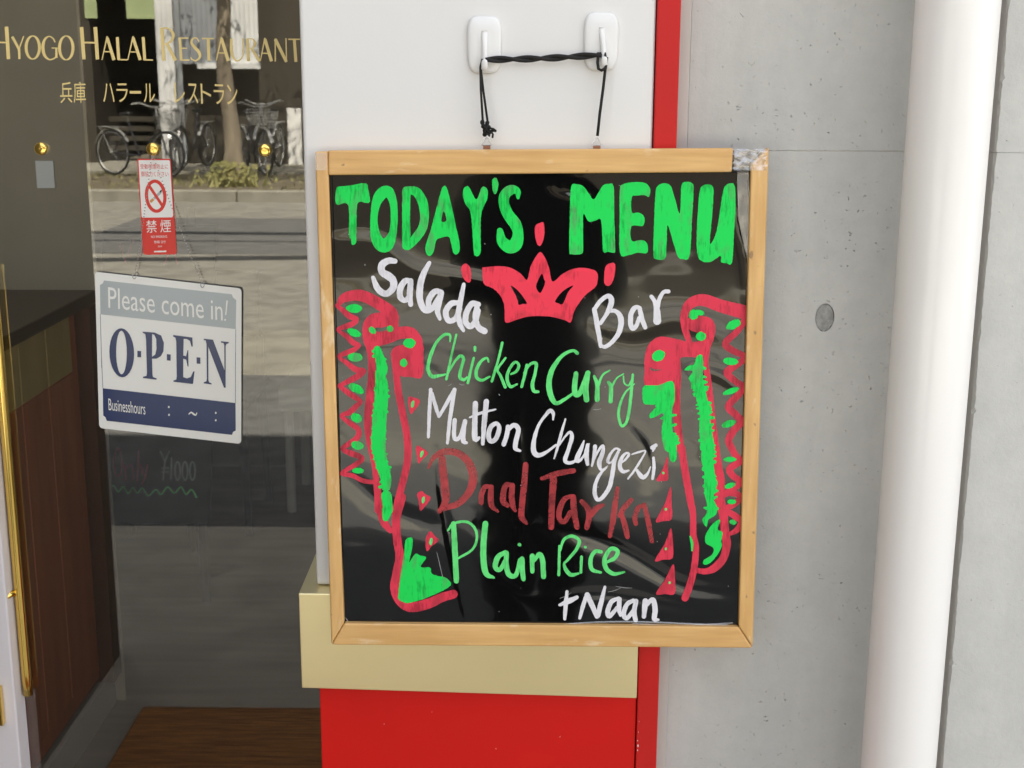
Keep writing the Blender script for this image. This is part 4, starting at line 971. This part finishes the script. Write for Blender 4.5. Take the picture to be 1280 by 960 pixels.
# ============================================================ OPEN SIGN hanging behind the glass
SM = Matrix.Rotation(-.006, 3, 'Z') @ Matrix.Rotation(.006, 3, 'X')
SN = SM @ Vector((0,-1,0)); SC = onY(212,447,.1155)
def Qo(x, y, h=0.0): return onP(x, y, SC+SN*h, SN)
os_ = thing('open_sign', tuple(onP(212,552,SC,SN)), 'white and navy OPEN sign hanging crooked on a chain from a brass knob', 'sign')
def rquad(c, r):
    out = []; n = len(c)
    for i in range(n):
        p = np.array(c[i], float); a_ = np.array(c[i-1], float)-p; d_ = np.array(c[(i+1) % n], float)-p; a_ /= np.hypot(*a_); d_ /= np.hypot(*d_)
        for k in range(5):
            t = k/4; out.append(tuple(p+a_*r*(1-t)**2+d_*r*t**2))
    return out
b = MB(); shape(b, Qo, [rquad([(118.5,339.5),(302,360.5),(301.5,555),(124,535)], 5)], .0, base=-.003, sm=False); b.go('sign_plate', 'signwhite', os_, )
Pc = X(110,330,6.4); Pd = X(110,440,6.4)
b = MB(); shape(b, Qo, [Pc([(128,132),(1150,242),(1160,268),(1186,290),(1182,520),(100,402),(96,168),(120,155)])], .0003, sm=False); b.go('grey_field', 'greyprint', os_)
b = MB(); shape(b, Qo, [Pd([(118,290),(1180,408),(1182,628),(1160,640),(1152,663),(150,550),(140,522),(122,508)])], .0003, sm=False); b.go('navy_field', 'navy', os_)
for q in (Pc([(98,402,2.5),(110,830,2.5)]), Pc([(1182,520,2.5),(1180,840,2.5)]), Pd([(106,0,2.5),(119,290,2.5)]), Pd([(1180,0,2.5),(1180,408,2.5)])):
    b = MB(); stroke(b, Qo, q, .0003, jit=0, cap=False); b.go('border_line', 'navy', os_)
p2 = lambda f, x, y: f([(x, y)])[0][:2]
b = MB(); glyphs(b, Qo, 'Please come in', p2(Pc,160,185), p2(Pc,1075,288), p2(Pc,163,352), .0006)
stroke(b, Qo, Pc([(1113,292,12),(1102,408,10)]), .0006, jit=0, cap=False); stroke(b, Qo, Pc([(1098,440,13),(1096,454,13)]), .0006, jit=0, cap=False)
b.go('greeting', 'signwhite', os_)
b = MB(); glyphs(b, Qo, 'Businesshours', p2(Pd,162,372), p2(Pd,456,408), p2(Pd,166,466), .0006); b.go('hours_caption', 'signwhite', os_)
for (x, y) in ((646,440),(648,503),(1022,487),(1022,546)): b = MB(); shape(b, Qo, [Pd(ell(x, y, 7, 9, 0, 10, 0))], .0006, sm=False); b.go('colon_dot', 'signwhite', os_)
b = MB(); stroke(b, Qo, Pd([(808,497,9),(825,482,12),(845,497,14),(862,505,10),(870,488,8)]), .0006, jit=0)
b.go('wave_dash', 'signwhite', os_)
def oval2(cx, cy, rx, ry, skew, n=28): return [(cx+rx*math.cos(2*PI*i/n), cy+ry*math.sin(2*PI*i/n)+skew*rx*math.cos(2*PI*i/n)) for i in range(n)]
b = MB()
shape(b, Qo, [Pc(oval2(270,710,99,196,.10)), Pc(oval2(268,708,43,175,.10))], .0006, sm=False)
shape(b, Qo, [Pc([(438,541),(530,549),(580,566),(605,620),(604,690),(585,735),(550,756),(512,757),(512,880),(516,1895/1),][:8]+[(513,757),(513,860),(514,895),(528,908),(550,912),(549,900),(550,912)][:0]+[])] if False else [Pc([(438,541),(535,549),(585,572),(607,630),(603,700),(582,738),(548,757),(512,757),(516,885),(520,905),(548,915),(548,925),(440,912),(440,902),(468,896),(472,870),(464,600),(458,560),(438,550)]), Pc([(513,560),(530,566),(546,600),(548,680),(538,725),(512,742)])], .0006, sm=False)
shape(b, Qo, [Pc([(680,568),(835,588),(838,660),(828,660),(815,615),(790,600),(765,598),(762,732),(785,738),(796,690),(802,690),(804,820),(797,820),(785,765),(762,758),(762,905),(790,915),(822,905),(842,860),(852,858),(840,960),(684,942),(684,932),(706,925),(710,900),(706,620),(700,590),(682,580)])], .0006, sm=False)
shape(b, Qo, [Pc([(926,598),(1000,606),(1092,850),(1090,650),(1084,632),(1064,628),(1064,618),(1126,624),(1126,634),(1106,640),(1101,660),(1101,990),(1088,990),(962,660),(963,925),(968,946),(988,955),(988,964),(926,955),(926,946),(948,938),(951,915),(948,640),(942,612),(926,608)])], .0006, sm=False)
for (x, y) in ((410,720),(646,747),(884,772)): shape(b, Qo, [Pc([(x-15,y-26),(x+15,y-23),(x+15,y+27),(x-15,y+24)])], .0006, sm=False)
b.go('open_lettering', 'navy', os_)
b = MB(); kn = onY(190,191,GY-.012)
for (x1_, y1_) in ((169.5,341),(252,352.5)):
    e_ = Qo(x1_, y1_, .002); n = 40
    for i in range(n):
        t_ = i/n; c = kn.lerp(e_, t_)+Vector((0,0,-.004*math.sin(PI*t_))); b.ball(c, .0009, 4)
b.go('bead_chain', 'steel', os_, smooth=True)
for (x1_, y1_) in ((168,346),(253,357)):
    b = MB(); b.tube([Qo(x1_+2.2*math.cos(2*PI*i/12), y1_-1+3.6*math.sin(2*PI*i/12), .0012+.001*math.sin(2*PI*i/12)) for i in range(12)], .0005, 6, closed=True); b.go('sign_ring', 'steel', os_, smooth=True)

# ============================================================ INSIDE THE SHOP
CX = -1.008
ct = thing('counter', (CX-.3,.95,0), 'long wooden counter with vertical brown boards and dark top inside the shop', 'counter')
ctz = 1.05; zband = .89
MB().box(CX-.5, CX-.02, .16, 1.56, .10, ctz-.03).go('carcass', 'planks', ct)
MB().box(CX-.52, CX+.012, .15, 1.572, ctz-.03, ctz).go('counter_top', 'ctop', ct, bevel=.004)
pw = .155; i = 0; y = .17
while y+pw < 1.53:
    MB().box(CX-.019, CX, y, y+pw-.004, .165, zband-.001).go('board', 'planks', ct, bevel=.0015, seg=1)
    MB().box(CX-.019, CX+.001, y, y+pw-.004, zband, ctz-.031).go('board', 'lit_boards', ct, bevel=.0015, seg=1)  # upper stretch coloured paler to stand for light falling on it
    y += pw
MB().box(CX-.06, CX-.03, .16, 1.50, .085, .164).go('toe_kick', 'mahog', ct)
MB().box(CX-.06, -.992, 1.501, 1.562, .085, ctz-.031).go('end_post', 'mahog', ct)
MB().box(CX-.05, CX-.005, .16, 1.565, .001, .084).go('skirting', 'skirting', ct)
pb = onZ(48,348,ctz)
bw = thing('serving_bowl', (-1.22,1.02,ctz), 'dark shallow bowl with a ladle on the counter', 'bowl')
b = MB(); n = 24; prof = [(.04,0),(.10,.02),(.12,.045),(.112,.045),(.09,.022),(.001,.01)]
for (rr_, zz) in prof:
    for j in range(n): b.v.append(Vector((-1.22+rr_*math.cos(2*PI*j/n), 1.02+rr_*math.sin(2*PI*j/n), ctz+zz)))
for i in range(len(prof)-1):
    for j in range(n): b.f.append((i*n+j, i*n+(j+1) % n, (i+1)*n+(j+1) % n, (i+1)*n+j))
b.go('bowl', 'bowl', bw, smooth=True)
MB().tube([(-1.20,1.02,ctz+.03),(-1.26,1.06,ctz+.16),(-1.33,1.09,ctz+.30)], .006, 8).go('ladle', 'steel', bw)
pa = onY(57,218,1.57)
o = MB().box(onY(46,218,1.572).x, onY(68,218,1.572).x, 1.568, 1.5745, onY(57,235,1.572).z, onY(57,201,1.572).z).go('paper_notice', 'paper')
tag(o, 'small blank white paper stuck on the taupe wall left of the no smoking sticker', 'paper')
zt = onZ(300,885,0.004)
omt = MB().box(-.93, -.20, 2*GY-onZ(300,887,.01).y, -.06, .0015, .018).go('outdoor_mat', 'mat', bevel=.004); tag(omt, 'brown ribbed doormat on the pavement in front of the glass door', 'mat')
o = MB().box(-.93, -.1, .2, onZ(300,888,.01).y, 0.001, .014).go('door_mat', 'mat', bevel=.004); tag(o, 'brown coir doormat lying on the floor just inside the door', 'mat')
# easel board
ey = onZ(254,756,0).y
eb = thing('easel_board', (onY(200,700,ey).x, ey, 0), 'black easel board chalked Only ¥1000 above a green wavy line, inside the shop', 'easel board')
def Qe(x, y, h=0.0): return onY(x, y, ey-.012-h)
b = MB().hexa([Qe(130,655),Qe(262,655),Qe(270,282),Qe(127,282)], [p+Vector((0,.02,0)) for p in (Qe(130,655),Qe(262,655),Qe(270,282),Qe(127,282))]); b.go('board_face', 'black', eb, bevel=.003)
for x in (256, 128):
    p = onY(x, 756, ey); b = MB().tube([(p.x,ey+.02,0.003),(p.x+.003,ey+.012,.55),(p.x+.012,ey+.02,onY(270,282,ey).z+.05)], .014, 8); b.go('easel_leg', 'chairw', eb)
MB().tube([(onY(195,700,ey).x,ey+.45,.003),(onY(195,700,ey).x,ey+.05,1.1)], .012, 8).go('easel_leg', 'chairw', eb)
T4 = X(120,540,4.0)
b = MB()
for q in ([(100,95,8),(90,150,8),(100,215,8),(125,205,8),(130,140,8),(115,85,8),(100,95,8)],): stroke(b, Qe, T4(q), .001, jit=.1)
b.go('chalk_letter', 'pinkchalk', eb)
b = MB()
for q in ([(145,165,9),(150,240,9)],[(145,190,8),(170,165,8),(185,185,8),(188,240,8)],[(212,95,9),(208,245,9)],[(225,165,9),(235,210,9)],[(258,165,9),(245,225,9),(230,262,9)]): stroke(b, Qe, T4(q), .001, jit=.1)
b.go('chalk_letter', 'pinkchalk', eb)
b = MB()
for q in ([(322,98,8),(345,150,8)],[(365,100,8),(345,150,8),(335,240,8)],[(328,180,6),(362,180,6)],[(330,200,6),(362,200,6)],[(378,130,8),(375,235,8)]): stroke(b, Qe, T4(q), .001, jit=.1)
for cx_ in (408, 445, 482): stroke(b, Qe, T4(oval(cx_,195,13,46,8,7,14)), .001, jit=.1)
b.go('chalk_letter', 'greychalk', eb)
b = MB(); stroke(b, Qe, T4([(75,275,7),(90,268,8),(112,298,9),(138,272,9),(160,308,9),(185,278,9),(208,305,9),(232,280,9),(262,318,9),(300,288,9),(325,312,9),(358,275,9),(392,305,9),(425,275,9),(450,312,9),(478,288,9),(502,326,9)]), .001, jit=.1); b.go('chalk_wave', 'limegreen', eb)
b = MB()
for q in ([(150,305,1.5),(158,330,1.5)],[(166,300,1.5),(160,322,1.5)],[(178,300,1.5),(176,318,1.5)],[(205,330,1.5),(215,312,1.5),(222,330,1.5)]): stroke(b, Qe, q, .001, jit=.1)
b.go('chalk_letter', 'pinkchalk', eb)
# stool and chair
sy = onZ(365,640,0).y; sx = onZ(365,640,0).x
sc_ = thing('stool', (sx+.18, sy+.18, 0), 'low beige wooden stool standing behind the glass at right', 'stool')
MB().box(sx-.03, sx+.42, sy-.03, sy+.36, .38, .47).go('seat', 'stool', sc_, bevel=.01)
for (dx, dy) in ((0,0),(.38,0),(0,.33),(.38,.33)): MB().tube([(sx+dx,sy+dy,0.002),(sx+dx,sy+dy,.38)], .017, 8).go('leg', 'stool', sc_)
p = onZ(312,670,0)
ch = thing('chair', (p.x-.2, p.y+.2, 0), 'black wooden chair behind the open sign inside the shop', 'chair')
for (dx, dy, ty) in ((0,0,.03),(-.4,0,.03),(0,.38,-.02),(-.4,.38,-.02)): MB().tube([(p.x+dx,p.y+dy,0.002),(p.x+dx*.95-.015,p.y+dy+ty,.44)], [.013,.019], 8).go('leg', 'chairw', ch)
MB().box(p.x-.42,p.x+.01,p.y,p.y+.40,.44,.48).go('seat', 'chairw', ch, bevel=.008)
MB().box(p.x-.40,p.x-.01,p.y+.38,p.y+.405,.62,.86).go('backrest', 'chairw', ch, bevel=.008)
for dx in (-.40,-.03): MB().box(p.x+dx,p.x+dx+.03,p.y+.37,p.y+.40,.481,.62).go('back_post', 'chairw', ch)

# ============================================================ ACROSS THE STREET (seen mirrored in the glass and in the board film)
FY = -20.4
gb = thing('street_building', (0,FY-2,0), 'low dark garage building across the street mirrored in the glass', 'building')
xa, xb_ = mir(118,100,FY).x, mir(199,100,FY).x
zt_ = mir(150,25,FY).z
MB().box(-24, xa-.02, FY-4, FY, .05, 4.6).go('wall', 'brownwall', gb)
MB().box(xb_, 24, FY-4, FY, .05, 4.6).go('wall', 'brownwall', gb)
MB().box(xa-.019, xb_-.001, FY-4, FY-.02, zt_+.55, 4.6).go('wall', 'brownwall', gb)
MB().box(xa-.019, xb_-.001, FY-4, FY-3.9, .05, zt_+.55).go('garage_back', 'darkroom', gb)
for (u, v) in ((106,122),(158,200)):
    MB().box(mir(u,10,FY).x, mir(v,10,FY).x-.01, FY-.005, FY+.02, mir(110,23,FY).z, mir(110,23,FY).z+.75).go('window', 'greenglass', gb)
def corr(x0, x1, z0, z1, Y, m, name='corrugated_sheet', parent=gb):
    n = int((x1-x0)/.038); V = []; Fs = []
    for i in range(n+1):
        x = x0+(x1-x0)*i/n; yy = Y+(.014 if i % 2 else 0); V += [(x,yy,z0),(x,yy,z1)]
    for i in range(n): Fs.append((2*i, 2*i+2, 2*i+3, 2*i+1))
    o = mk(name, V, Fs, m, parent); s = o.modifiers.new('th', 'SOLIDIFY'); s.thickness = .004
corr(mir(200,100,FY).x, mir(222,100,FY).x, .08, 3.6, FY+.10, 'sheet')
corr(mir(224,100,FY).x, mir(231,100,FY).x, .08, 3.6, FY+.14, 'sheetg')
corr(mir(233,40,FY).x, mir(279,40,FY).x, mir(250,80,FY).z, 3.6, FY+.35, 'sheetg')
corr(mir(281,40,FY).x, mir(328,40,FY).x, mir(300,82,FY).z, 3.6, FY+.36, 'sheet')
b = MB().box(mir(254,84,FY).x, mir(331,84,FY).x, FY+.33, FY+.42, mir(300,86,FY).z, mir(300,79,FY).z); b.go('awning_rail', 'sheet', gb)
for i in range(4):
    MB().box(xa+.05, xb_-.25, FY-.6, FY-.45, .25+i*.16, .33+i*.16).go('stacked_plank', 'brownwall', gb)
MB().box(mir(361,170,FY).x, mir(378,170,FY).x, FY+.04, FY+.09, mir(370,205,FY).z, mir(370,135,FY).z).go('notice_board', 'paper', gb)
corr(12.5, 16.5, .08, 2.4, FY+.08, 'sheetg')
MB().box(7.5,11.5,FY+.01,FY+.06,.1,2.3).go('door', 'darkroom', gb)
MB().box(-16.5,-13.5,FY+.01,FY+.06,.9,2.2).go('window', 'greenglass', gb)
MB().box(-24,24,FY-4.2,FY+.5,4.61,4.8).go('roof', 'sheetg', gb)

# tree on the far verge
tb = mir(291,226,-16.6); tx, ty = tb.x, -16.6
tr = thing('street_tree', (tx,ty,0), 'street tree with pale straight trunk on the grass verge across the road', 'tree')
b = MB(); rr = random.Random(9); P = []; R = []
for i in range(16): 
    z = .02+i*.24; P.append((tx+.03*math.sin(i*.7)-.012*i*.3, ty+.02*math.cos(i*.9), z)); R.append(.125-.0035*i+(.10 if i == 0 else .03 if i == 1 else 0)+rr.uniform(-.006,.006))
b.tube(P, R, 14)
top = Vector(P[-1]); limbs = []
for k in range(9):
    a_ = k*2.4; base = Vector(P[-1-k % 4]); L2 = rr.uniform(1.2,2.2); e2 = base+Vector((math.cos(a_)*L2*.75, math.sin(a_)*L2*.75, L2*.8)); md = base.lerp(e2,.5)+Vector((0,0,-.12))
    b.tube([base, md, e2], [.055,.035,.015], 7); limbs.append((base, e2))
b.go('trunk', 'bark', tr, smooth=True)
b = MB()
for k in range(210):
    ba, e2 = limbs[k % 9]; c = ba.lerp(e2, rr.uniform(.35,1.25))+Vector((rr.gauss(0,.35),rr.gauss(0,.35),rr.gauss(0,.3)))
    for q in range(26):
        p = c+Vector((rr.gauss(0,.17),rr.gauss(0,.17),rr.gauss(0,.14))); u = Vector((rr.uniform(-1,1),rr.uniform(-1,1),rr.uniform(-.6,.6))).normalized(); w = u.orthogonal().normalized(); s_ = rr.uniform(.04,.075)
        b.add([p-u*s_, p+w*s_*.5, p+u*s_, p-w*s_*.5], [(0,1,2,3)])
b.go('crown', 'leaf', tr)
b = MB()
for k in range(190):
    a_ = rr.uniform(0,2*PI); d_ = abs(rr.gauss(.10,.14)); p = Vector((tx+d_*math.cos(a_)*1.3, ty+.15+d_*math.sin(a_)*.6, .03)); hh = rr.uniform(.08,.34)*(1-.5*min(1,d_)); l_ = Vector((rr.uniform(-.1,.1),rr.uniform(-.1,.1),hh)); w = Vector((.02,0,0))
    b.add([p-w, p+w, p+l_], [(0,1,2)]); q = p+l_; b.add([q+Vector((-.03,0,0)), q+Vector((0,.01,-.02)), q+Vector((.03,0,.01)), q+Vector((0,0,.03))], [(0,1,2,3)])
o = b.go('weeds', 'grass'); tag(o, 'tuft of weeds round the foot of the street tree', 'weeds')

# bicycles
def ringp(c, r, n=26, y=0): return [(c[0]+r*math.cos(2*PI*i/n), y, c[1]+r*math.sin(2*PI*i/n)) for i in range(n)]
def make_bike(label):
    t = thing('bicycle', (0,0,0), label, 'bicycle', 'bicycles parked across the street')
    for cx_ in (-.53,.53):
        w = MB().tube(ringp((cx_,.33), .32), .017, 8, closed=True).go('wheel', 'tyre', t, local=True, smooth=True)
        b = MB().tube(ringp((cx_,.33), .298), .008, 6, closed=True)
        for k in range(12): a_ = PI*k/12; b.tube([(cx_-.29*math.cos(a_),.004,.33-.29*math.sin(a_)),(cx_+.29*math.cos(a_),-.004,.33+.29*math.sin(a_))], .0016, 4)
        b.tube([(cx_,-.04,.33),(cx_,.04,.33)], .018, 8); b.go('rim', 'chrome', w, local=True)
        f_ = MB(); P = [(cx_+.355*math.cos(a_), 0, .33+.355*math.sin(a_)) for a_ in [PI*.15+PI*.75*k/10 for k in range(11)]]
        for s_ in range(10): p, q = P[s_], P[s_+1]; f_.add([(p[0],-.025,p[2]),(p[0],.025,p[2]),(q[0],.025,q[2]),(q[0],-.025,q[2])], [(0,1,2,3)])
        f_.go('mudguard', 'chrome', t, local=True)
    b = MB()
    for P in ([(.53,0,.33),(.40,0,.78),(.37,0,.88)],[(.39,0,.74),(.20,0,.42),(0,0,.29)],[(0,0,.29),(-.18,0,.78)],[(0,0,.29),(-.53,0,.33)],[(-.15,0,.68),(-.53,0,.33)]): b.tube(P, .014, 8)
    b.go('frame', 'bikeframe', t, local=True)
    b = MB().tube([(.37,0,.86),(.36,0,1.0)], .012, 8); b.tube([(.18,-.29,1.04),(.30,-.26,1.06),(.37,-.10,1.0),(.36,0,1.0),(.37,.10,1.0),(.30,.26,1.06),(.18,.29,1.04)], .011, 8); b.go('handlebar', 'chrome', t, local=True)
    b = MB().tube([(-.18,0,.78),(-.20,0,.86)], .011, 8); b.go('seat_post', 'chrome', t, local=True)
    b = MB().ball((-.22,0,.89), .12, 6, (1,.7,.3)); b.go('saddle', 'black', t, local=True, smooth=True)
    b = MB()
    for k in range(5): b.tube([(-.35-.09*k,-.06,.70),(-.35-.09*k,.06,.70)], .004, 4)
    b.tube([(-.30,-.06,.70),(-.76,-.06,.70)], .005, 4); b.tube([(-.30,.06,.70),(-.76,.06,.70)], .005, 4); b.tube([(-.7,.06,.70),(-.53,.03,.33)], .005, 4); b.go('rear_rack', 'chrome', t, local=True)
    b = MB()
    for k in range(6):
        z = .70+.045*k; s_ = .10+.012*k; b.tube([(.46,-s_,z),(.46+.24,-s_,z),(.46+.24,s_,z),(.46,s_,z)], .003, 4, closed=True)
    for k in range(7):
        for s_ in (-1,1): x = .46+.04*k; b.tube([(x,s_*.10,.70),(x,s_*.16,.925)], .0025, 4)
    for k in range(6): y = -.1+.04*k; b.tube([(.70,y,.70),(.70,y*1.5,.925)], .0025, 4)
    b.go('basket', 'chrome', t, local=True)
    return t
def dup(src, label):
    r = src.copy(); COL.objects.link(r); r['label'] = label
    for c in list(src.children):
        d = c.copy(); COL.objects.link(d); d.parent = r
        for g in list(c.children): h2 = g.copy(); COL.objects.link(h2); h2.parent = d
    return r
bike = make_bike('dark bicycle parked side on at the kerb path, mirrored above the no smoking sticker')
bp_ = mir(176,219,-17.9); bike.location = (bp_.x, -17.9, .05); bike.rotation_euler = (0,0,math.radians(28))
spots = [(222,208,-19.2,82,'bicycle parked front on in front of the white corrugated strip'),(243,207,-19.3,100,'bicycle standing front on right of the white corrugated strip'),
(318,214,-18.6,60,'bicycle with bright chrome basket just right of the tree trunk'),
         (338,208,-19.3,95,'rearmost bicycle right of the tree, beside the white notice board')]
for (x, y, Y, rz, lab) in spots:
    o = dup(bike, lab); p = mir(x, y, Y); o.location = (p.x, Y, .07 if Y < -18.6 else .05); o.rotation_euler = (0,0,math.radians(rz))

# utility pole with cable bundles on the shop side of the road: they throw the bands of shade on the asphalt
up = thing('utility_pole', (-7.0,-5.6,0), 'tall concrete utility pole carrying thick cable bundles along the road', 'utility pole')
MB().tube([(-7,-5.6,-.05),(-7,-5.6,12.4)], [.17,.11], 14).go('pole', 'kerb', up)
for (z, dy) in ((10.9,0),(11.8,0)): MB().box(-7.9,-6.1,-5.72+dy,-5.6+dy,z,z+.1).go('cross_arm', 'steel', up)
for (z, y, r) in ((10.6,-5.75,.11),(9.9,-5.5,.035),(8.1,-5.5,.12)):
    MB().tube([(x, y+(.02 if z > 9 else -.11)*x, z+.0008*(x*x)) for x in range(-26,27,4)], r, 8).go('cable', 'black', up)
MB().tube([(3.0,-5.6,8.0),(1.0,-5.55,7.9),(-1.6,-5.5,8.05)], [.03,.30,.03], 10).go('cable_splice_case', 'black', up)
for (x, z, r) in ((-8.2,9.2,.3),): MB().tube([(x+.75,-5.6,z),(x+.75,-5.6,z+.9)], r, 14).go('transformer', 'sheetg', up)

# ============================================================ PHOTOGRAPHER (only mirrored in the black board)
ppl = thing('person', (.04,-1.86,0), 'person in dark clothes taking the photo, mirrored dark in the centre of the board', 'person')
def skin(name, V, E, R, m, parent, lv=2, root=0):
    me = bpy.data.meshes.new(name); me.from_pydata([tuple(Vector(v)) for v in V], E, []); me.materials.append(M[m])
    o = bpy.data.objects.new(name, me); COL.objects.link(o); o.parent = parent; BASE[o] = Vector((0,0,0))
    s = o.modifiers.new('skin', 'SKIN'); s.use_smooth_shade = True; me.skin_vertices.new() if not me.skin_vertices else None
    for i, r in enumerate(R): me.skin_vertices[0].data[i].radius = r if isinstance(r, tuple) else (r, r)
    me.skin_vertices[0].data[root].use_root = True
    u = o.modifiers.new('sub', 'SUBSURF'); u.levels = lv; u.render_levels = lv
    return o
V = [(0,0,.92),(0,0,1.06),(0,0,1.22),(0,0,1.38),(0,.01,1.46),(0,.02,1.53),(0,.03,1.60),(0,.03,1.67),
     (.07,0,.86),(.066,0,.48),(.062,-.02,.09),(.068,.10,.04), (-.07,0,.86),(-.066,0,.48),(-.062,-.02,.09),(-.068,.10,.04),
     (.13,0,1.37),(.17,.07,1.16),(.11,.25,1.36),(.085,.30,1.46), (-.13,0,1.37),(-.17,.07,1.16),(-.11,.25,1.36),(-.085,.30,1.46)]
E = [(0,1),(1,2),(2,3),(3,4),(4,5),(5,6),(6,7),(0,8),(8,9),(9,10),(10,11),(0,12),(12,13),(13,14),(14,15),(3,16),(16,17),(17,18),(18,19),(3,20),(20,21),(21,22),(22,23)]
R = [(.13,.10),(.12,.09),(.135,.10),(.125,.085),.055,.055,(.082,.095),(.06,.075), (.085,.10),(.068,.07),.05,.042, (.085,.10),(.068,.07),.05,.042, .058,.046,.032,.026, .058,.046,.032,.026]
skin('body', V, E, R, 'dark', ppl)
b = MB().ball((0,.035,1.62), .088, 10, (.86,1.02,1.28)); b.ball((0,.125,1.60), .016, 5, (.8,1,1.2))
for s_ in (-1,1): b.ball((s_*.078,.03,1.61), .02, 5, (.4,1,1.4)); b.ball((s_*.03,.112,1.63), .011, 5)
b.ball((0,.112,1.565), .02, 5, (1.2,.4,.35)); b.go('head', 'skin', ppl, local=True, smooth=True)
b = MB().ball((0,.015,1.655), .093, 10, (.92,1.02,1.1)); b.go('hair', 'hair', ppl, local=True, smooth=True)
for s_ in (-1,1):
    hv = [(s_*.085,.30,1.46),(s_*.078,.315,1.50)]; he = [(0,1)]; hr_ = [.024,(.03,.016)]
    for q in range(4):
        k = len(hv); z = 1.535-.019*q; hv += [(s_*.082,.322,z),(s_*.070,.338,z+.002),(s_*(.052-.004*(q % 2)),.342,z+.001)]; he += [(1,k),(k,k+1),(k+1,k+2)]; hr_ += [.0095,.0085,.007]
    k = len(hv); hv += [(s_*.068,.312,1.49),(s_*.055,.318,1.51)]; he += [(1,k),(k,k+1)]; hr_ += [.011,.009]
    skin('hand', hv, he, hr_, 'skin', ppl, 1, 1)
ph = thing('phone', (0,-1.53,1.50), 'black phone held up by the photographer', 'phone')
MB().box(-.076,.076,-1.532,-1.523,1.478,1.556).go('phone_body', 'black', ph, bevel=.004, seg=3)
MB().tube([(0,-1.5231,1.55),(0,-1.5215,1.55)], .006, 16).go('lens', 'chrome', ph)
